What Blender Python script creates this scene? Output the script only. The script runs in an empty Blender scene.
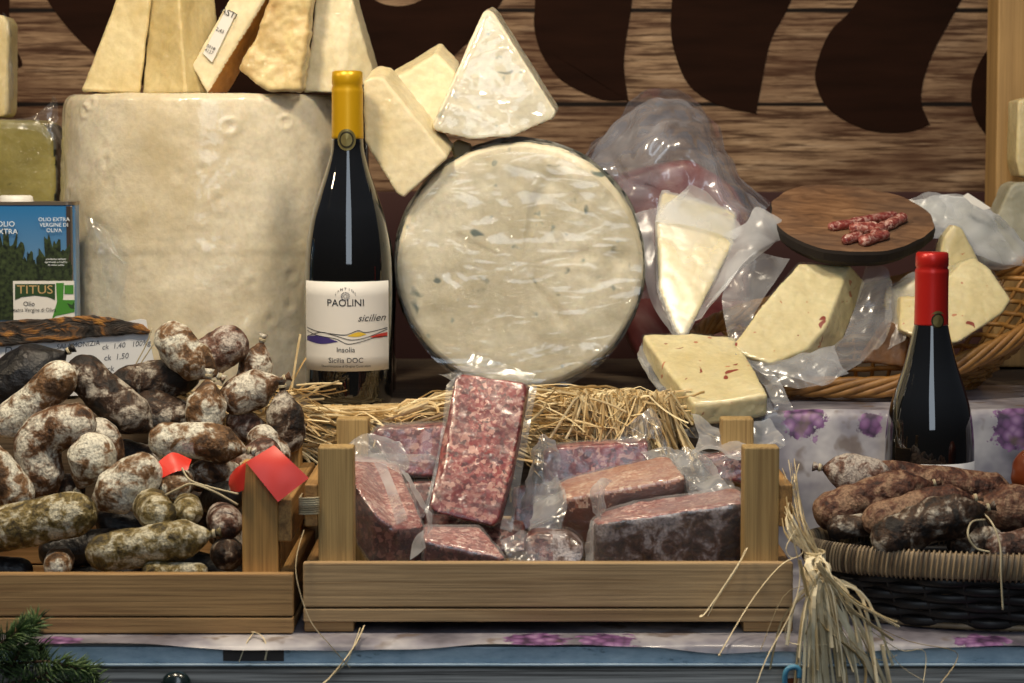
import bpy, bmesh, math, random
from mathutils import Vector, noise, Matrix
random.seed(7)
sc = bpy.context.scene
col = sc.collection
PI = math.pi
# ------------------------------------------------------------------ camera, world, light, exposure
F, HZ, CAMH = 2400.0, 150.0, 0.3835
PIT = math.atan((341.5 - HZ) / F)
cd = bpy.data.cameras.new('camera'); cam = bpy.data.objects.new('camera', cd); col.objects.link(cam)
cd.sensor_width = 36; cd.lens = F * 36 / 1024; cd.clip_start = .05
cam.location = (0, 0, CAMH); cam.rotation_euler = (PI / 2 - PIT, 0, 0)
cd.dof.use_dof = True; cd.dof.focus_distance = 2.12; cd.dof.aperture_fstop = 11
sc.camera = cam
w = bpy.data.worlds.new('world'); sc.world = w; w.use_nodes = True
wn = w.node_tree.nodes; wl = w.node_tree.links
wbg = wn['Background']; wbg.inputs[1].default_value = .13
wtc = wn.new('ShaderNodeTexCoord'); wsep = wn.new('ShaderNodeSeparateXYZ'); wr = wn.new('ShaderNodeValToRGB')
wl.new(wtc.outputs['Generated'], wsep.inputs[0]); wl.new(wsep.outputs['Z'], wr.inputs[0]); wl.new(wr.outputs[0], wbg.inputs[0])
wr.color_ramp.elements[0].position = .0; wr.color_ramp.elements[0].color = (.16, .16, .17, 1)
wr.color_ramp.elements[1].position = .5; wr.color_ramp.elements[1].color = (.62, .72, .9, 1)


def area(name, loc, target, size, power, color, size_y=None):
    l = bpy.data.lights.new(name, 'AREA'); l.energy = power; l.color = color; l.size = size
    if size_y: l.shape = 'RECTANGLE'; l.size_y = size_y
    o = bpy.data.objects.new(name, l); col.objects.link(o); o.location = loc
    o.rotation_euler = (Vector(target) - Vector(loc)).to_track_quat('-Z', 'Y').to_euler(); return o


area('stall_lamp', (-.42, 1.72, 1.06), (-.28, 2.3, .25), .14, 8.6, (1, .83, .60))
area('stall_lamp', (.20, 1.74, 1.10), (.18, 2.3, .2), .14, 6.8, (1, .86, .66))
area('stall_lamp', (-1.15, 1.9, .95), (-.35, 2.35, .3), .08, 2.2, (1, .80, .52))
area('sky_opening', (.15, -.7, 1.5), (0, 2.0, .1), .85, 18, (.78, .89, 1), 2.2)
sc.view_settings.view_transform = 'Standard'; sc.view_settings.look = 'None'
sc.view_settings.exposure = -0.06; sc.view_settings.gamma = 1; sc.view_settings.use_curve_mapping = False

# ------------------------------------------------------------------ coordinates
CP, SP = math.cos(PIT), math.sin(PIT)


def P(px, py, Y):
    x = (px - 512) / F; v = (341.5 - py) / F
    d = Vector((x, CP + v * SP, -SP + v * CP))
    return Vector((0, 0, CAMH)) + d * (Y / d.y)


def X(px, py, Y): return P(px, py, Y).x
def ZY(py, Y): return P(512, py, Y).z
def M(px, Y): return px * Y / F


# ------------------------------------------------------------------ materials
MATS = {}


class N:
    def __init__(s, name):
        s.m = bpy.data.materials.new(name); s.m.use_nodes = True
        s.t = s.m.node_tree; s.n = s.t.nodes; s.l = s.t.links
        s.b = s.n['Principled BSDF']; s.out = s.n['Material Output']

    def new(s, t, **k):
        o = s.n.new(t)
        for a, b in k.items():
            if a in o.inputs.keys() if hasattr(o.inputs, 'keys') else False: o.inputs[a].default_value = b
            else: setattr(o, a, b)
        return o

    def set(s, sock, v):
        if hasattr(v, 'is_output') or isinstance(v, bpy.types.NodeSocket): s.l.new(v, sock)
        else: sock.default_value = v

    def coord(s, scale=(1, 1, 1), rand=True, kind='Object', rot=(0, 0, 0)):
        tc = s.n.new('ShaderNodeTexCoord'); v = tc.outputs[kind]
        if rand:
            oi = s.n.new('ShaderNodeObjectInfo'); mm = s.n.new('ShaderNodeVectorMath'); mm.operation = 'MULTIPLY_ADD'
            cv = s.n.new('ShaderNodeCombineXYZ')
            for i in range(3): s.l.new(oi.outputs['Random'], cv.inputs[i])
            s.l.new(cv.outputs[0], mm.inputs[0]); mm.inputs[1].default_value = (3.1, 7.3, 5.7); s.l.new(v, mm.inputs[2]); v = mm.outputs[0]
        mp = s.n.new('ShaderNodeMapping'); mp.inputs['Scale'].default_value = scale; mp.inputs['Rotation'].default_value = rot
        s.l.new(v, mp.inputs['Vector']); return mp.outputs[0]

    def noise(s, vec, scale, detail=5, rough=.55, dist=0):
        o = s.n.new('ShaderNodeTexNoise'); s.l.new(vec, o.inputs['Vector'])
        o.inputs['Scale'].default_value = scale; o.inputs['Detail'].default_value = detail
        o.inputs['Roughness'].default_value = rough; o.inputs['Distortion'].default_value = dist
        return o.outputs['Fac']

    def voro(s, vec, scale, feature='F1', out='Distance', rnd=1):
        o = s.n.new('ShaderNodeTexVoronoi'); s.l.new(vec, o.inputs['Vector']); o.feature = feature
        o.inputs['Scale'].default_value = scale; o.inputs['Randomness'].default_value = rnd
        return o.outputs[out]

    def ramp(s, fac, stops, mode='LINEAR'):
        o = s.n.new('ShaderNodeValToRGB'); o.color_ramp.interpolation = mode
        e = o.color_ramp.elements
        while len(e) < len(stops): e.new(.5)
        for i, (p, c) in enumerate(stops):
            e[i].position = p
            e[i].color = (c, c, c, 1) if isinstance(c, (int, float)) else (*c, 1)
        s.l.new(fac, o.inputs[0]); return o.outputs[0]

    def mix(s, fac, a, b, mode='MIX'):
        o = s.n.new('ShaderNodeMix'); o.data_type = 'RGBA'; o.blend_type = mode
        for sock, v in ((o.inputs[0], fac), (o.inputs[6], a), (o.inputs[7], b)):
            if isinstance(v, tuple) and len(v) == 3: v = (*v, 1)
            s.set(sock, v)
        return o.outputs[2]

    def math(s, op, a, b=0):
        o = s.n.new('ShaderNodeMath'); o.operation = op; s.set(o.inputs[0], a); s.set(o.inputs[1], b); return o.outputs[0]

    def bump(s, h, strength=.3, dist=.002, normal=None):
        o = s.n.new('ShaderNodeBump'); o.inputs['Strength'].default_value = strength; o.inputs['Distance'].default_value = dist
        s.l.new(h, o.inputs['Height'])
        if normal: s.l.new(normal, o.inputs['Normal'])
        return o.outputs[0]

    def fin(s, color=None, rough=.5, bump=None, metal=0, coat=0, coat_rough=.1, coat_bump=None, sss=0, spec=.5):
        b = s.b.inputs
        if color is not None: s.set(b['Base Color'], (*color, 1) if isinstance(color, tuple) else color)
        s.set(b['Roughness'], rough); b['Metallic'].default_value = metal; b['Specular IOR Level'].default_value = spec
        b['Coat Weight'].default_value = coat; b['Coat Roughness'].default_value = coat_rough
        if bump: s.l.new(bump, b['Normal'])
        if coat_bump: s.l.new(coat_bump, b['Coat Normal'])
        if sss: b['Subsurface Weight'].default_value = sss; b['Subsurface Radius'].default_value = (.006, .004, .002); b['Subsurface Scale'].default_value = 1
        MATS[s.m.name] = s.m; return s.m


def plain(name, color, rough=.5, **k): return N(name).fin(color, rough, **k)


def hx(h):
    c = [int(h[i:i + 2], 16) / 255 for i in (0, 2, 4)]
    return tuple(x / 12.92 if x <= .04045 else ((x + .055) / 1.055) ** 2.4 for x in c)


def wood(name, axis, light, dark, grain=60, rough=.65, lines=.5):
    n = N(name); sc_ = [grain * 2.2] * 3; sc_[axis] = grain * .07
    v = n.coord(tuple(sc_))
    a = n.noise(v, 1, 6, .6, .6)
    sc2 = [grain * 9] * 3; sc2[axis] = grain * .12
    b = n.noise(n.coord(tuple(sc2)), 1, 4, .6)
    c = n.ramp(a, [(.3, dark), (.52, light), (.75, tuple(x * 1.12 for x in light))])
    c = n.mix(n.ramp(b, [(.35, lines), (.55, 0)]), c, tuple(x * .6 for x in dark))
    big = n.noise(n.coord((6, 6, 6)), 1, 3)
    c = n.mix(n.ramp(big, [(.35, .25), (.6, 0)]), c, tuple(x * .55 for x in dark), 'MIX')
    return n.fin(c, rough, n.bump(b, .35, .001))


wood('pine_x', 0, hx('b4905f'), hx('8a673e'), 60)
wood('pine_x_grey', 0, hx('ba9d74'), hx('937650'), 60)
wood('pine_z', 2, hx('bf9354'), hx('966b35'), 60)
wood('pine_z_grey', 2, hx('b89a64'), hx('8f7042'), 60)
wood('pine_y', 1, hx('a9814a'), hx('7d5a30'), 60)
wood('post_pine', 2, hx('b08c58'), hx('92703f'), 40, .6, .35)
wood('riser_wood', 0, hx('6b5b48'), hx('40352a'), 45, .8, .7)
wood('grey_board', 0, hx('d9d4cb'), hx('85807a'), 45, .8, .95)


def wall_mat():
    n = N('plank_wall'); v = n.coord(rand=False)
    a = n.noise(n.coord((7, 7, 60), False), 1, 8, .65, .4)
    b = n.noise(n.coord((12, 12, 220), False), 1, 5, .6)
    c = n.ramp(a, [(.28, hx('54402f')), (.42, hx('826852')), (.56, hx('a3876a')), (.75, hx('c4aa8e'))])
    c = n.mix(n.ramp(b, [(.38, .9), (.52, 0)]), c, hx('3a2518')); b3 = n.noise(n.coord((30, 30, 420), False), 1, 4, .6); c = n.mix(n.ramp(b3, [(.35, .6), (.5, 0)]), c, hx('40291b'))
    blo = n.noise(n.coord((5, 5, 14), False), 1, 4)
    c = n.mix(n.ramp(blo, [(.4, .55), (.62, 0)]), c, hx('4a2c1c'))
    sep = n.n.new('ShaderNodeSeparateXYZ'); n.l.new(v, sep.inputs[0])
    zz = n.math('FRACT', n.math('DIVIDE', n.math('ADD', sep.outputs[2], 10 * .1075 - .4335 + .05375), .1075))
    d = n.math('ABSOLUTE', n.math('SUBTRACT', zz, .5))
    wob = n.math('MULTIPLY', n.noise(n.coord((9, 9, 1), False), 1, 3), .022)
    line = n.ramp(n.math('SUBTRACT', d, wob), [(.004, 1), (.02, 0)])
    c = n.mix(line, c, hx('120a06'))
    return n.fin(c, .8, n.bump(b, .4, .002), spec=.2)


wall_mat()
n = N('lettering_brown'); n.fin(n.ramp(n.noise(n.coord((7, 7, 50), False), 1, 5), [(.3, hx('1d110c')), (.7, hx('291811'))]), .9, spec=.05)
plain('trim_red', hx('36130f'), .7)


def cheese(name, base, shade, spots=None, sscale=60, sthr=(.68, .72), coat=0, rough=.45, mott=14, wr=True, sss=.25, bmp=.25, spots2=None):
    n = N(name); v = n.coord()
    a = n.noise(v, mott, 5, .6)
    c = n.ramp(a, [(.32, shade), (.6, base)])
    fine = n.noise(v, 180, 4)
    c = n.mix(n.ramp(fine, [(.35, .22), (.6, 0)]), c, tuple(x * .7 for x in shade))
    if spots:
        s_ = n.noise(v, sscale, 2, .4, .6)
        c = n.mix(n.ramp(s_, [(sthr[0], 0), (sthr[1], 1)]), c, spots)
    if spots2:
        s_ = n.noise(v, sscale * 1.9, 2, .4)
        c = n.mix(n.ramp(s_, [(sthr[0], 0), (sthr[1], .8)]), c, spots2)
    bm_ = n.bump(n.noise(v, 90, 5), bmp, .002)
    cb = None
    if coat:
        r1 = n.noise(n.coord((14, 14, 22)), 1.6, 4, .5, 1.6)
        r2 = n.noise(n.coord((40, 14, 70)), 1.2, 3, .5, .8)
        h = n.math('ADD', n.math('ABSOLUTE', n.math('SUBTRACT', r1, .5)), n.math('MULTIPLY', n.math('ABSOLUTE', n.math('SUBTRACT', r2, .5)), .6))
        cb = n.bump(h, 1.0, .014)
        if name == 'barrel_rind': cb = n.bump(n.noise(v, 55, 2, .4), .6, .004)
    return n.fin(c, rough, bm_, coat=coat, coat_rough=.12, coat_bump=cb, sss=sss)


cheese('barrel_rind', hx('e2d9c2'), hx('c6b898'), coat=1.0, mott=9, rough=.4, bmp=.5)
cheese('wedge_cream', hx('d8c89a'), hx('bfaa75'), coat=.35)
cheese('wedge_pale', hx('e2d6b4'), hx('cdbd92'), coat=.35)
cheese('wedge_rind', hx('d8c48e'), hx('b8945c'), coat=.6, mott=25)
cheese('rind_orange', hx('b57a30'), hx('85541e'), mott=30)
cheese('blue_paste', hx('ebe2c8'), hx('c4b99a'), hx('6d786f'), 45, (.70, .76), coat=1.0, mott=11, rough=.4, spots2=hx('9aa296'))
cheese('blue_rind', hx('a09d90'), hx('4b5048'), hx('2c332e'), 50, (.5, .6), coat=.5, mott=40)
cheese('chili_cheese', hx('e6d8aa'), hx('d3c18c'), hx('8c2f14'), 60, (.71, .73), coat=.35, mott=12, spots2=hx('b8623a'))
cheese('plain_yellow', hx('e6d7a6'), hx('d6c48c'), hx('b06a3c'), 30, (.76, .78), coat=.2, mott=10)
cheese('olive_cheese', hx('a89c58'), hx('857a3c'), hx('2c2410'), 40, (.70, .73), coat=.4)
cheese('grey_cheese', hx('a9a592'), hx('8d8973'), coat=.2)
cheese('brown_cheese', hx('7a5228'), hx('543517'), coat=.4)


def salami_cut(name, lo, mid, hi, fat, scale=260, coat=.5):
    n = N(name); v = n.coord()
    nz = n.n.new('ShaderNodeVectorMath'); nz.operation = 'ADD'
    nn = n.n.new('ShaderNodeTexNoise'); n.l.new(v, nn.inputs['Vector']); nn.inputs['Scale'].default_value = 180
    sc_ = n.n.new('ShaderNodeVectorMath'); sc_.operation = 'SCALE'; n.l.new(nn.outputs['Color'], sc_.inputs[0]); sc_.inputs['Scale'].default_value = .009
    n.l.new(v, nz.inputs[0]); n.l.new(sc_.outputs[0], nz.inputs[1])
    cc = n.voro(nz.outputs[0], scale, 'F1', 'Color')
    sp = n.n.new('ShaderNodeSeparateColor'); n.l.new(cc, sp.inputs[0])
    c = n.ramp(sp.outputs[0], [(.0, lo), (.4, mid), (.72, hi), (.92, fat)], 'LINEAR')
    f2 = n.noise(v, 320, 3)
    c = n.mix(n.ramp(f2, [(.55, 0), (.68, .6)]), c, fat)
    big = n.noise(v, 24, 3)
    c = n.mix(n.ramp(big, [(.38, .6), (.62, 0)]), c, lo)
    wr = n.noise(n.coord((30, 30, 30)), 3, 4, .5, 1)
    return n.fin(c, .4, n.bump(f2, .25, .001), coat=coat, coat_rough=.15, coat_bump=n.bump(wr, .6, .006))


salami_cut('salami_red', hx('4a0c0d'), hx('821f20'), hx('9c3834'), hx('cf9686'))
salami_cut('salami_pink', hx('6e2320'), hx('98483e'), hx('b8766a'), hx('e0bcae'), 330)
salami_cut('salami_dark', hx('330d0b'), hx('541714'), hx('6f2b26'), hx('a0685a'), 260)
salami_cut('salami_brown', hx('3a170c'), hx('5e2a14'), hx('7a3f20'), hx('94613a'), 120)
cheese('cured_brown', hx('74361a'), hx('3e190c'), coat=.5, mott=30, sss=0)
salami_cut('salami_pale', hx('96543c'), hx('b57a5e'), hx('c79a80'), hx('d8bda4'), 330)
n = N('ham_meat'); v = n.coord(); n.fin(n.ramp(n.noise(v, 18, 4, .5, .8), [(.35, hx('6b2a2a')), (.5, hx('8c4c4a')), (.65, hx('b08a86'))]), .4, coat=.3)


def casing(name, dark, mid, white, thr=.5, scale=70, rough=.62):
    n = N(name); v = n.coord()
    a = n.noise(v, scale, 6, .62, .5); b = n.noise(v, scale * .28, 3, .5)
    f = n.math('ADD', n.math('MULTIPLY', a, .62), n.math('MULTIPLY', b, .42))
    c = n.ramp(f, [(thr - .10, dark), (thr - .025, mid), (thr + .01, tuple((x * .6 + y * .4) for x, y in zip(mid, white))), (thr + .05, white)])
    fine = n.noise(v, scale * 6, 3)
    c = n.mix(n.ramp(fine, [(.36, .5), (.55, 0)]), c, dark)
    return n.fin(c, rough, n.bump(n.noise(v, scale * 1.6, 6), .9, .005), spec=.45)


casing('casing_white', hx('3f2b19'), hx('7d5a37'), hx('e2decd'), .505, 75)
casing('casing_mold', hx('322014'), hx('714d2e'), hx('dad4c4'), .52, 75)
casing('casing_olive', hx('38301c'), hx('7d6b38'), hx('cbc4ab'), .53, 95)
casing('casing_dark', hx('1a1310'), hx('4a3220'), hx('beb5a6'), .555, 75)
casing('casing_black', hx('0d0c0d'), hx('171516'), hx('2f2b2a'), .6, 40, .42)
casing('casing_brown', hx('2b150d'), hx('5f3726'), hx('97785f'), .535, 85)
casing('casing_frost', hx('2f1f1a'), hx('6a4636'), hx('bcb1a6'), .535, 85)
casing('moldy_rind', hx('2a1812'), hx('604034'), hx('b5aaaa'), .52, 75, .4)
plain('amber_casing', hx('6a2f14'), .35)


def film(name, milk, gloss, tint=(.9, .92, .95), rough=.14, scale=1.0, facing=.5, bmp=.5, stretch=(1, 1, 1), rot=(0, 0, 0)):
    n = N(name); v = n.coord(stretch, rot=rot)
    r1 = n.noise(v, 11 * scale, 2, .45, 1.6); r2 = n.noise(v, 34 * scale, 2, .4, .8)
    h = n.math('ADD', n.math('ABSOLUTE', n.math('SUBTRACT', r1, .5)), n.math('MULTIPLY', n.math('ABSOLUTE', n.math('SUBTRACT', r2, .5)), .5))
    bp = n.bump(h, bmp, .010)
    tr = n.new('ShaderNodeBsdfTransparent'); tr.inputs[0].default_value = (.97, .98, .99, 1)
    df = n.new('ShaderNodeBsdfDiffuse'); df.inputs[0].default_value = (*tint, 1)
    tl = n.new('ShaderNodeBsdfTranslucent'); tl.inputs[0].default_value = (*tint, 1)
    gl = n.new('ShaderNodeBsdfGlossy'); gl.inputs['Roughness'].default_value = rough
    for x in (df, tl, gl): n.l.new(bp, x.inputs['Normal'])
    m0 = n.new('ShaderNodeMixShader'); m0.inputs[0].default_value = .4; n.l.new(df.outputs[0], m0.inputs[1]); n.l.new(tl.outputs[0], m0.inputs[2])
    lw = n.new('ShaderNodeLayerWeight'); lw.inputs[0].default_value = .35; n.l.new(bp, lw.inputs['Normal'])
    fac = n.math('ADD', n.math('MULTIPLY', lw.outputs['Facing'], facing * milk * 2), milk * .55)
    fac = n.math('MULTIPLY', fac, n.math('ADD', n.math('MULTIPLY', n.ramp(r1, [(.4, 0), (.6, 1)]), .9), .55))
    fac = n.math('MINIMUM', fac, .95)
    m1 = n.new('ShaderNodeMixShader'); n.l.new(fac, m1.inputs[0]); n.l.new(tr.outputs[0], m1.inputs[1]); n.l.new(m0.outputs[0], m1.inputs[2])
    m2 = n.new('ShaderNodeMixShader'); n.l.new(n.math('ADD', n.math('MULTIPLY', lw.outputs['Fresnel'], gloss), gloss * .35), m2.inputs[0])
    n.l.new(m1.outputs[0], m2.inputs[1]); n.l.new(gl.outputs[0], m2.inputs[2]); n.l.new(m2.outputs[0], n.out.inputs[0])
    MATS[name] = n.m


film('film_clear', .12, .13, rough=.18, bmp=.5)
film('film_tight', .02, .06, rough=.16, bmp=.3)
film('film_wrap', .05, .20, rough=.13, scale=.9, bmp=.6, stretch=(.5, 1, 1.3), rot=(0, .6, 0))
film('film_flap', .32, .14, rough=.2, scale=.8, bmp=.5)
film('film_milky', .55, .10, rough=.25, scale=.7, bmp=.15)
film('film_bag', .33, .26, (.82, .85, .95), .16, .8, bmp=.6)

n = N('bottle_glass'); n.fin((.004, .004, .004), .035, coat=1, coat_rough=.02)
n = N('foil_yellow'); n.fin(hx('c79a12'), .35, metal=.35)
n = N('foil_red'); n.fin(hx('b3201a'), .34, metal=.25)
n = N('label_paper'); n.fin(hx('d9d6d0'), .55)
n = N('label_white'); n.fin(hx('cfcfd2'), .6)
plain('ink_black', hx('17161b'), .5); plain('ink_grey', hx('5a5a62'), .6); plain('ink_purple', hx('3d3170'), .5)
plain('ink_yellow', hx('d8b638'), .5); plain('ink_red', hx('c0392f'), .5); plain('ink_green', hx('3f7f2a'), .5); plain('ink_white', hx('dfe6ea'), .5)
plain('ink_dark_green', hx('26401f'), .5); plain('ink_tan', hx('b79a68'), .5); plain('pen_ink', hx('55585f'), .6)
plain('medal_gold', hx('8f8455'), .35, metal=.7); plain('medal_dark', hx('3a3524'), .4, metal=.5)
plain('tin_metal', hx('8b7f70'), .35, metal=.8); plain('tin_dark', hx('33271f'), .5)
plain('cap_white', hx('dcdad2'), .4)
n = N('tin_sky'); sep = n.n.new('ShaderNodeSeparateXYZ'); n.l.new(n.coord(rand=False), sep.inputs[0])
n.fin(n.ramp(n.math('MULTIPLY', sep.outputs[2], 5.3), [(.15, hx('8ba0b0')), (.95, hx('2c6ea4'))]), .3, coat=.4)
n = N('tin_tree'); n.fin(n.ramp(n.noise(n.coord(), 260, 4), [(.35, hx('121a0e')), (.7, hx('3f4c2c'))]), .4)
plain('tag_red', hx('d8382a'), .4); plain('paper_card', hx('d6d8da'), .6)
n = N('charred_wood'); v = n.coord((26, 50, 70)); a = n.noise(v, 1, 6, .6, 1.2)
n.fin(n.ramp(a, [(.40, hx('14100e')), (.50, hx('3a2e24')), (.545, hx('7a5022')), (.72, hx('b98332'))]), .7, n.bump(a, .8, .006))
n = N('board_wood'); v = n.coord((26, 70, 26)); a = n.noise(v, 1, 7, .6, 1.2); b = n.noise(n.coord((12, 12, 12)), 1, 4)
c = n.ramp(a, [(.3, hx('523824')), (.5, hx('7d5a3d')), (.72, hx('9c7857'))]); c = n.mix(n.ramp(b, [(.4, .5), (.65, 0)]), c, hx('4f4038'))
n.fin(c, .6, n.bump(a, .3, .002))
plain('board_bark', hx('1b120c'), .9)


def straw_mat(name, a, b):
    n = N(name); r = n.noise(n.coord((60, 60, 60)), 1, 3)
    g = n.n.new('ShaderNodeNewGeometry')
    f = n.math('ADD', n.math('MULTIPLY', r, .6), n.math('MULTIPLY', g.outputs['Random Per Island'], .45))
    return n.fin(n.ramp(f, [(.3, a), (.75, b)]), .5)


straw_mat('straw', hx('b8965e'), hx('f2e0b2'))
straw_mat('raffia', hx('b8a276'), hx('fbeecb'))
straw_mat('string', hx('8f8266'), hx('cfc3a2'))
straw_mat('wicker_brown', hx('6b441c'), hx('bd8a45'))
straw_mat('wicker_black', hx('0b0909'), hx('1b1817'))
straw_mat('rim_cord', hx('4a3a2b'), hx('a69070'))
n = N('blue_metal'); a = n.noise(n.coord((38, 60, 120), False), 1, 7, .72)
n.fin(n.ramp(a, [(.3, hx('2e3940')), (.40, hx('9fb8c9')), (.7, hx('c3d6e2'))]), .4, metal=.2)
plain('rust_plate', hx('3a3330'), .7); plain('knob_green', hx('0f1d1c'), .25, coat=.6); plain('hook_blue', hx('4f8fae'), .35); plain('rust', hx('7a3d1c'), .8)
straw_mat('needle', hx('22331b'), hx('66804a')); plain('twig', hx('4a3524'), .8)
plain('dark_floor', hx('151313'), .9)
n = N('floral_cloth'); v = n.coord(rand=False)
fl = n.noise(n.coord((1, 1, 1), False), 9, 2); pet = n.voro(v, 110, 'F1', 'Distance')
c = n.ramp(n.noise(v, 12, 4), [(.36, hx('56535d')), (.5, hx('8a8792')), (.68, hx('cbc8ca'))])
pc = n.ramp(pet, [(.1, hx('a583ab')), (.45, hx('7d5585')), (.8, hx('3d2a45'))])
msk = None
for fx, fy, fY, fr in ((806, 418, 2.15, .040), (1018, 425, 2.15, .045), (872, 425, 2.15, .022), (535, 640, 1.86, .055), (610, 640, 1.86, .05), (985, 636, 1.86, .045), (60, 640, 1.86, .03)):
    dv = n.n.new('ShaderNodeVectorMath'); dv.operation = 'DISTANCE'; g_ = n.n.new('ShaderNodeNewGeometry'); n.l.new(g_.outputs['Position'], dv.inputs[0]); dv.inputs[1].default_value = P(fx, fy, fY)
    k_ = n.math('SUBTRACT', fr, n.math('ADD', dv.outputs['Value'], n.math('MULTIPLY', n.noise(v, 90, 5, .65), fr * 1.1)))
    msk = k_ if msk is None else n.math('MAXIMUM', msk, k_)
c = n.mix(n.ramp(n.math('ADD', n.math('MULTIPLY', msk, 100), .5), [(.3, 0), (.5, 1)]), c, pc)
gx = n.noise(v, 26, 3); c = n.mix(n.ramp(gx, [(.6, 0), (.66, .7)]), c, hx('6b5a4c'))
n.fin(c, .45, n.bump(n.noise(v, 30, 3), .4, .004), coat=.2)

# ------------------------------------------------------------------ object helpers
WLOC = {}


def tag(o, label=None, cat=None, group=None, kind=None):
    if label: o['label'] = label
    if cat: o['category'] = cat
    if group: o['group'] = group
    if kind: o['kind'] = kind
    return o


def empty(name, loc, label, cat, group=None):
    o = bpy.data.objects.new(name, None); col.objects.link(o); o.location = loc; o.empty_display_size = .02
    WLOC[o.name] = Vector(loc); return tag(o, label, cat, group)


def link(name, me, mats, parent=None, smooth=True):
    """mesh in world coordinates -> object with a local origin"""
    if not isinstance(mats, (list, tuple)): mats = [mats]
    for m in mats: me.materials.append(MATS[m])
    lo = Vector((1e9,) * 3); hi = -lo
    for v in me.vertices:
        for i in range(3): lo[i] = min(lo[i], v.co[i]); hi[i] = max(hi[i], v.co[i])
    org = Vector(((lo.x + hi.x) / 2, (lo.y + hi.y) / 2, lo.z))
    me.transform(Matrix.Translation(-org))
    if smooth: me.polygons.foreach_set('use_smooth', [True] * len(me.polygons))
    me.name = name
    o = bpy.data.objects.new(name, me); col.objects.link(o); WLOC[o.name] = org
    if parent: o.parent = parent; o.location = org - WLOC[parent.name]
    else: o.location = org
    return o


def mesh(vs, fs):
    me = bpy.data.meshes.new('m'); me.from_pydata([tuple(v) for v in vs], [], fs); me.update(); return me


def bm_mesh(bm):
    bmesh.ops.recalc_face_normals(bm, faces=bm.faces)
    me = bpy.data.meshes.new('m'); bm.to_mesh(me); bm.free(); return me


class MB:
    """collects shapes of one part"""
    def __init__(s): s.v = []; s.f = []

    def add(s, vs, fs):
        b = len(s.v); s.v += [Vector(v) for v in vs]; s.f += [tuple(b + i for i in f) for f in fs]; return s

    def tube(s, pts, r, n=6, flat=1.0, cap=True, up=None):
        pts = [Vector(p) for p in pts]; k = len(pts)
        rs = r if isinstance(r, (list, tuple)) else [r] * k
        vs = []; t0 = (pts[1] - pts[0]).normalized()
        u = up or (Vector((0, 0, 1)) if abs(t0.z) < .9 else Vector((1, 0, 0)))
        for i in range(k):
            t = (pts[min(i + 1, k - 1)] - pts[max(i - 1, 0)])
            t = t.normalized() if t.length > 1e-9 else t0
            u = (u - t * u.dot(t)); u = u.normalized() if u.length > 1e-6 else t.orthogonal().normalized()
            w_ = t.cross(u)
            for j in range(n):
                a = 2 * PI * j / n
                vs.append(pts[i] + u * math.cos(a) * rs[i] + w_ * math.sin(a) * rs[i] * flat)
        fs = [(i * n + j, i * n + (j + 1) % n, (i + 1) * n + (j + 1) % n, (i + 1) * n + j) for i in range(k - 1) for j in range(n)]
        if cap: fs += [tuple(range(n))[::-1], tuple((k - 1) * n + j for j in range(n))]
        return s.add(vs, fs)

    def ribbon(s, pts, wd, nrm):
        """narrow flat strand with a little thickness"""
        return s.tube(pts, wd, 4, .35, True, nrm)

    def box(s, c, d, bev=0.0):
        bm = bmesh.new(); bmesh.ops.create_cube(bm, size=1)
        for v in bm.verts: v.co = Vector(c) + Vector((v.co.x * d[0], v.co.y * d[1], v.co.z * d[2]))
        if bev: bmesh.ops.bevel(bm, geom=bm.edges[:], offset=bev, segments=2, affect='EDGES', profile=.5)
        bm.verts.ensure_lookup_table(); bm.verts.index_update()
        s.add([v.co.copy() for v in bm.verts], [tuple(v.index for v in f.verts) for f in bm.faces]); bm.free(); return s

    def span(s, x0, x1, y0, y1, z0, z1, bev=.0012):
        return s.box(((x0 + x1) / 2, (y0 + y1) / 2, (z0 + z1) / 2), (x1 - x0, y1 - y0, z1 - z0), bev)

    def lathe(s, prof, c, n=48, a0=0, a1=2 * PI, axis='Z'):
        full = abs(a1 - a0 - 2 * PI) < 1e-6; m = n if full else n + 1; vs = []
        for (r, z) in prof:
            for j in range(m):
                a = a0 + (a1 - a0) * j / n
                vs.append(Vector(c) + (Vector((r * math.cos(a), r * math.sin(a), z)) if axis == 'Z' else Vector((r * math.cos(a), z, r * math.sin(a)))))
        fs = []
        for i in range(len(prof) - 1):
            for j in range(n):
                fs.append((i * m + j, i * m + (j + 1) % m, (i + 1) * m + (j + 1) % m, (i + 1) * m + j))
        return s.add(vs, fs)

    def prism(s, poly, vec):
        k = len(poly); vec = Vector(vec)
        s.add([Vector(p) for p in poly] + [Vector(p) + vec for p in poly],
              [tuple(range(k)), tuple(range(2 * k - 1, k - 1, -1))] + [(i, k + i, k + (i + 1) % k, (i + 1) % k) for i in range(k)])
        return s

    def out(s, name, mat, parent=None, smooth=False, fix=True):
        me = mesh(s.v, s.f)
        if fix:
            bm = bmesh.new(); bm.from_mesh(me); bmesh.ops.recalc_face_normals(bm, faces=bm.faces); bm.to_mesh(me); bm.free()
        return link(name, me, mat, parent, smooth)


def catmull(pts, n):
    pts = [Vector(p) for p in pts]; out = []; k = len(pts)
    if k == 2: return [pts[0].lerp(pts[1], i / (n - 1)) for i in range(n)]
    for i in range(n):
        t = i / (n - 1) * (k - 1); j = min(int(t), k - 2); u = t - j
        p0, p1, p2, p3 = pts[max(j - 1, 0)], pts[j], pts[j + 1], pts[min(j + 2, k - 1)]
        out.append(.5 * ((2 * p1) + (p2 - p0) * u + (2 * p0 - 5 * p1 + 4 * p2 - p3) * u * u + (3 * p1 - p0 - 3 * p2 + p3) * u ** 3))
    return out


def nz(p, f, seed=0): return noise.noise(Vector(p) * f + Vector((seed * 3.7, seed * 1.3, seed * 2.9)))


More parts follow.
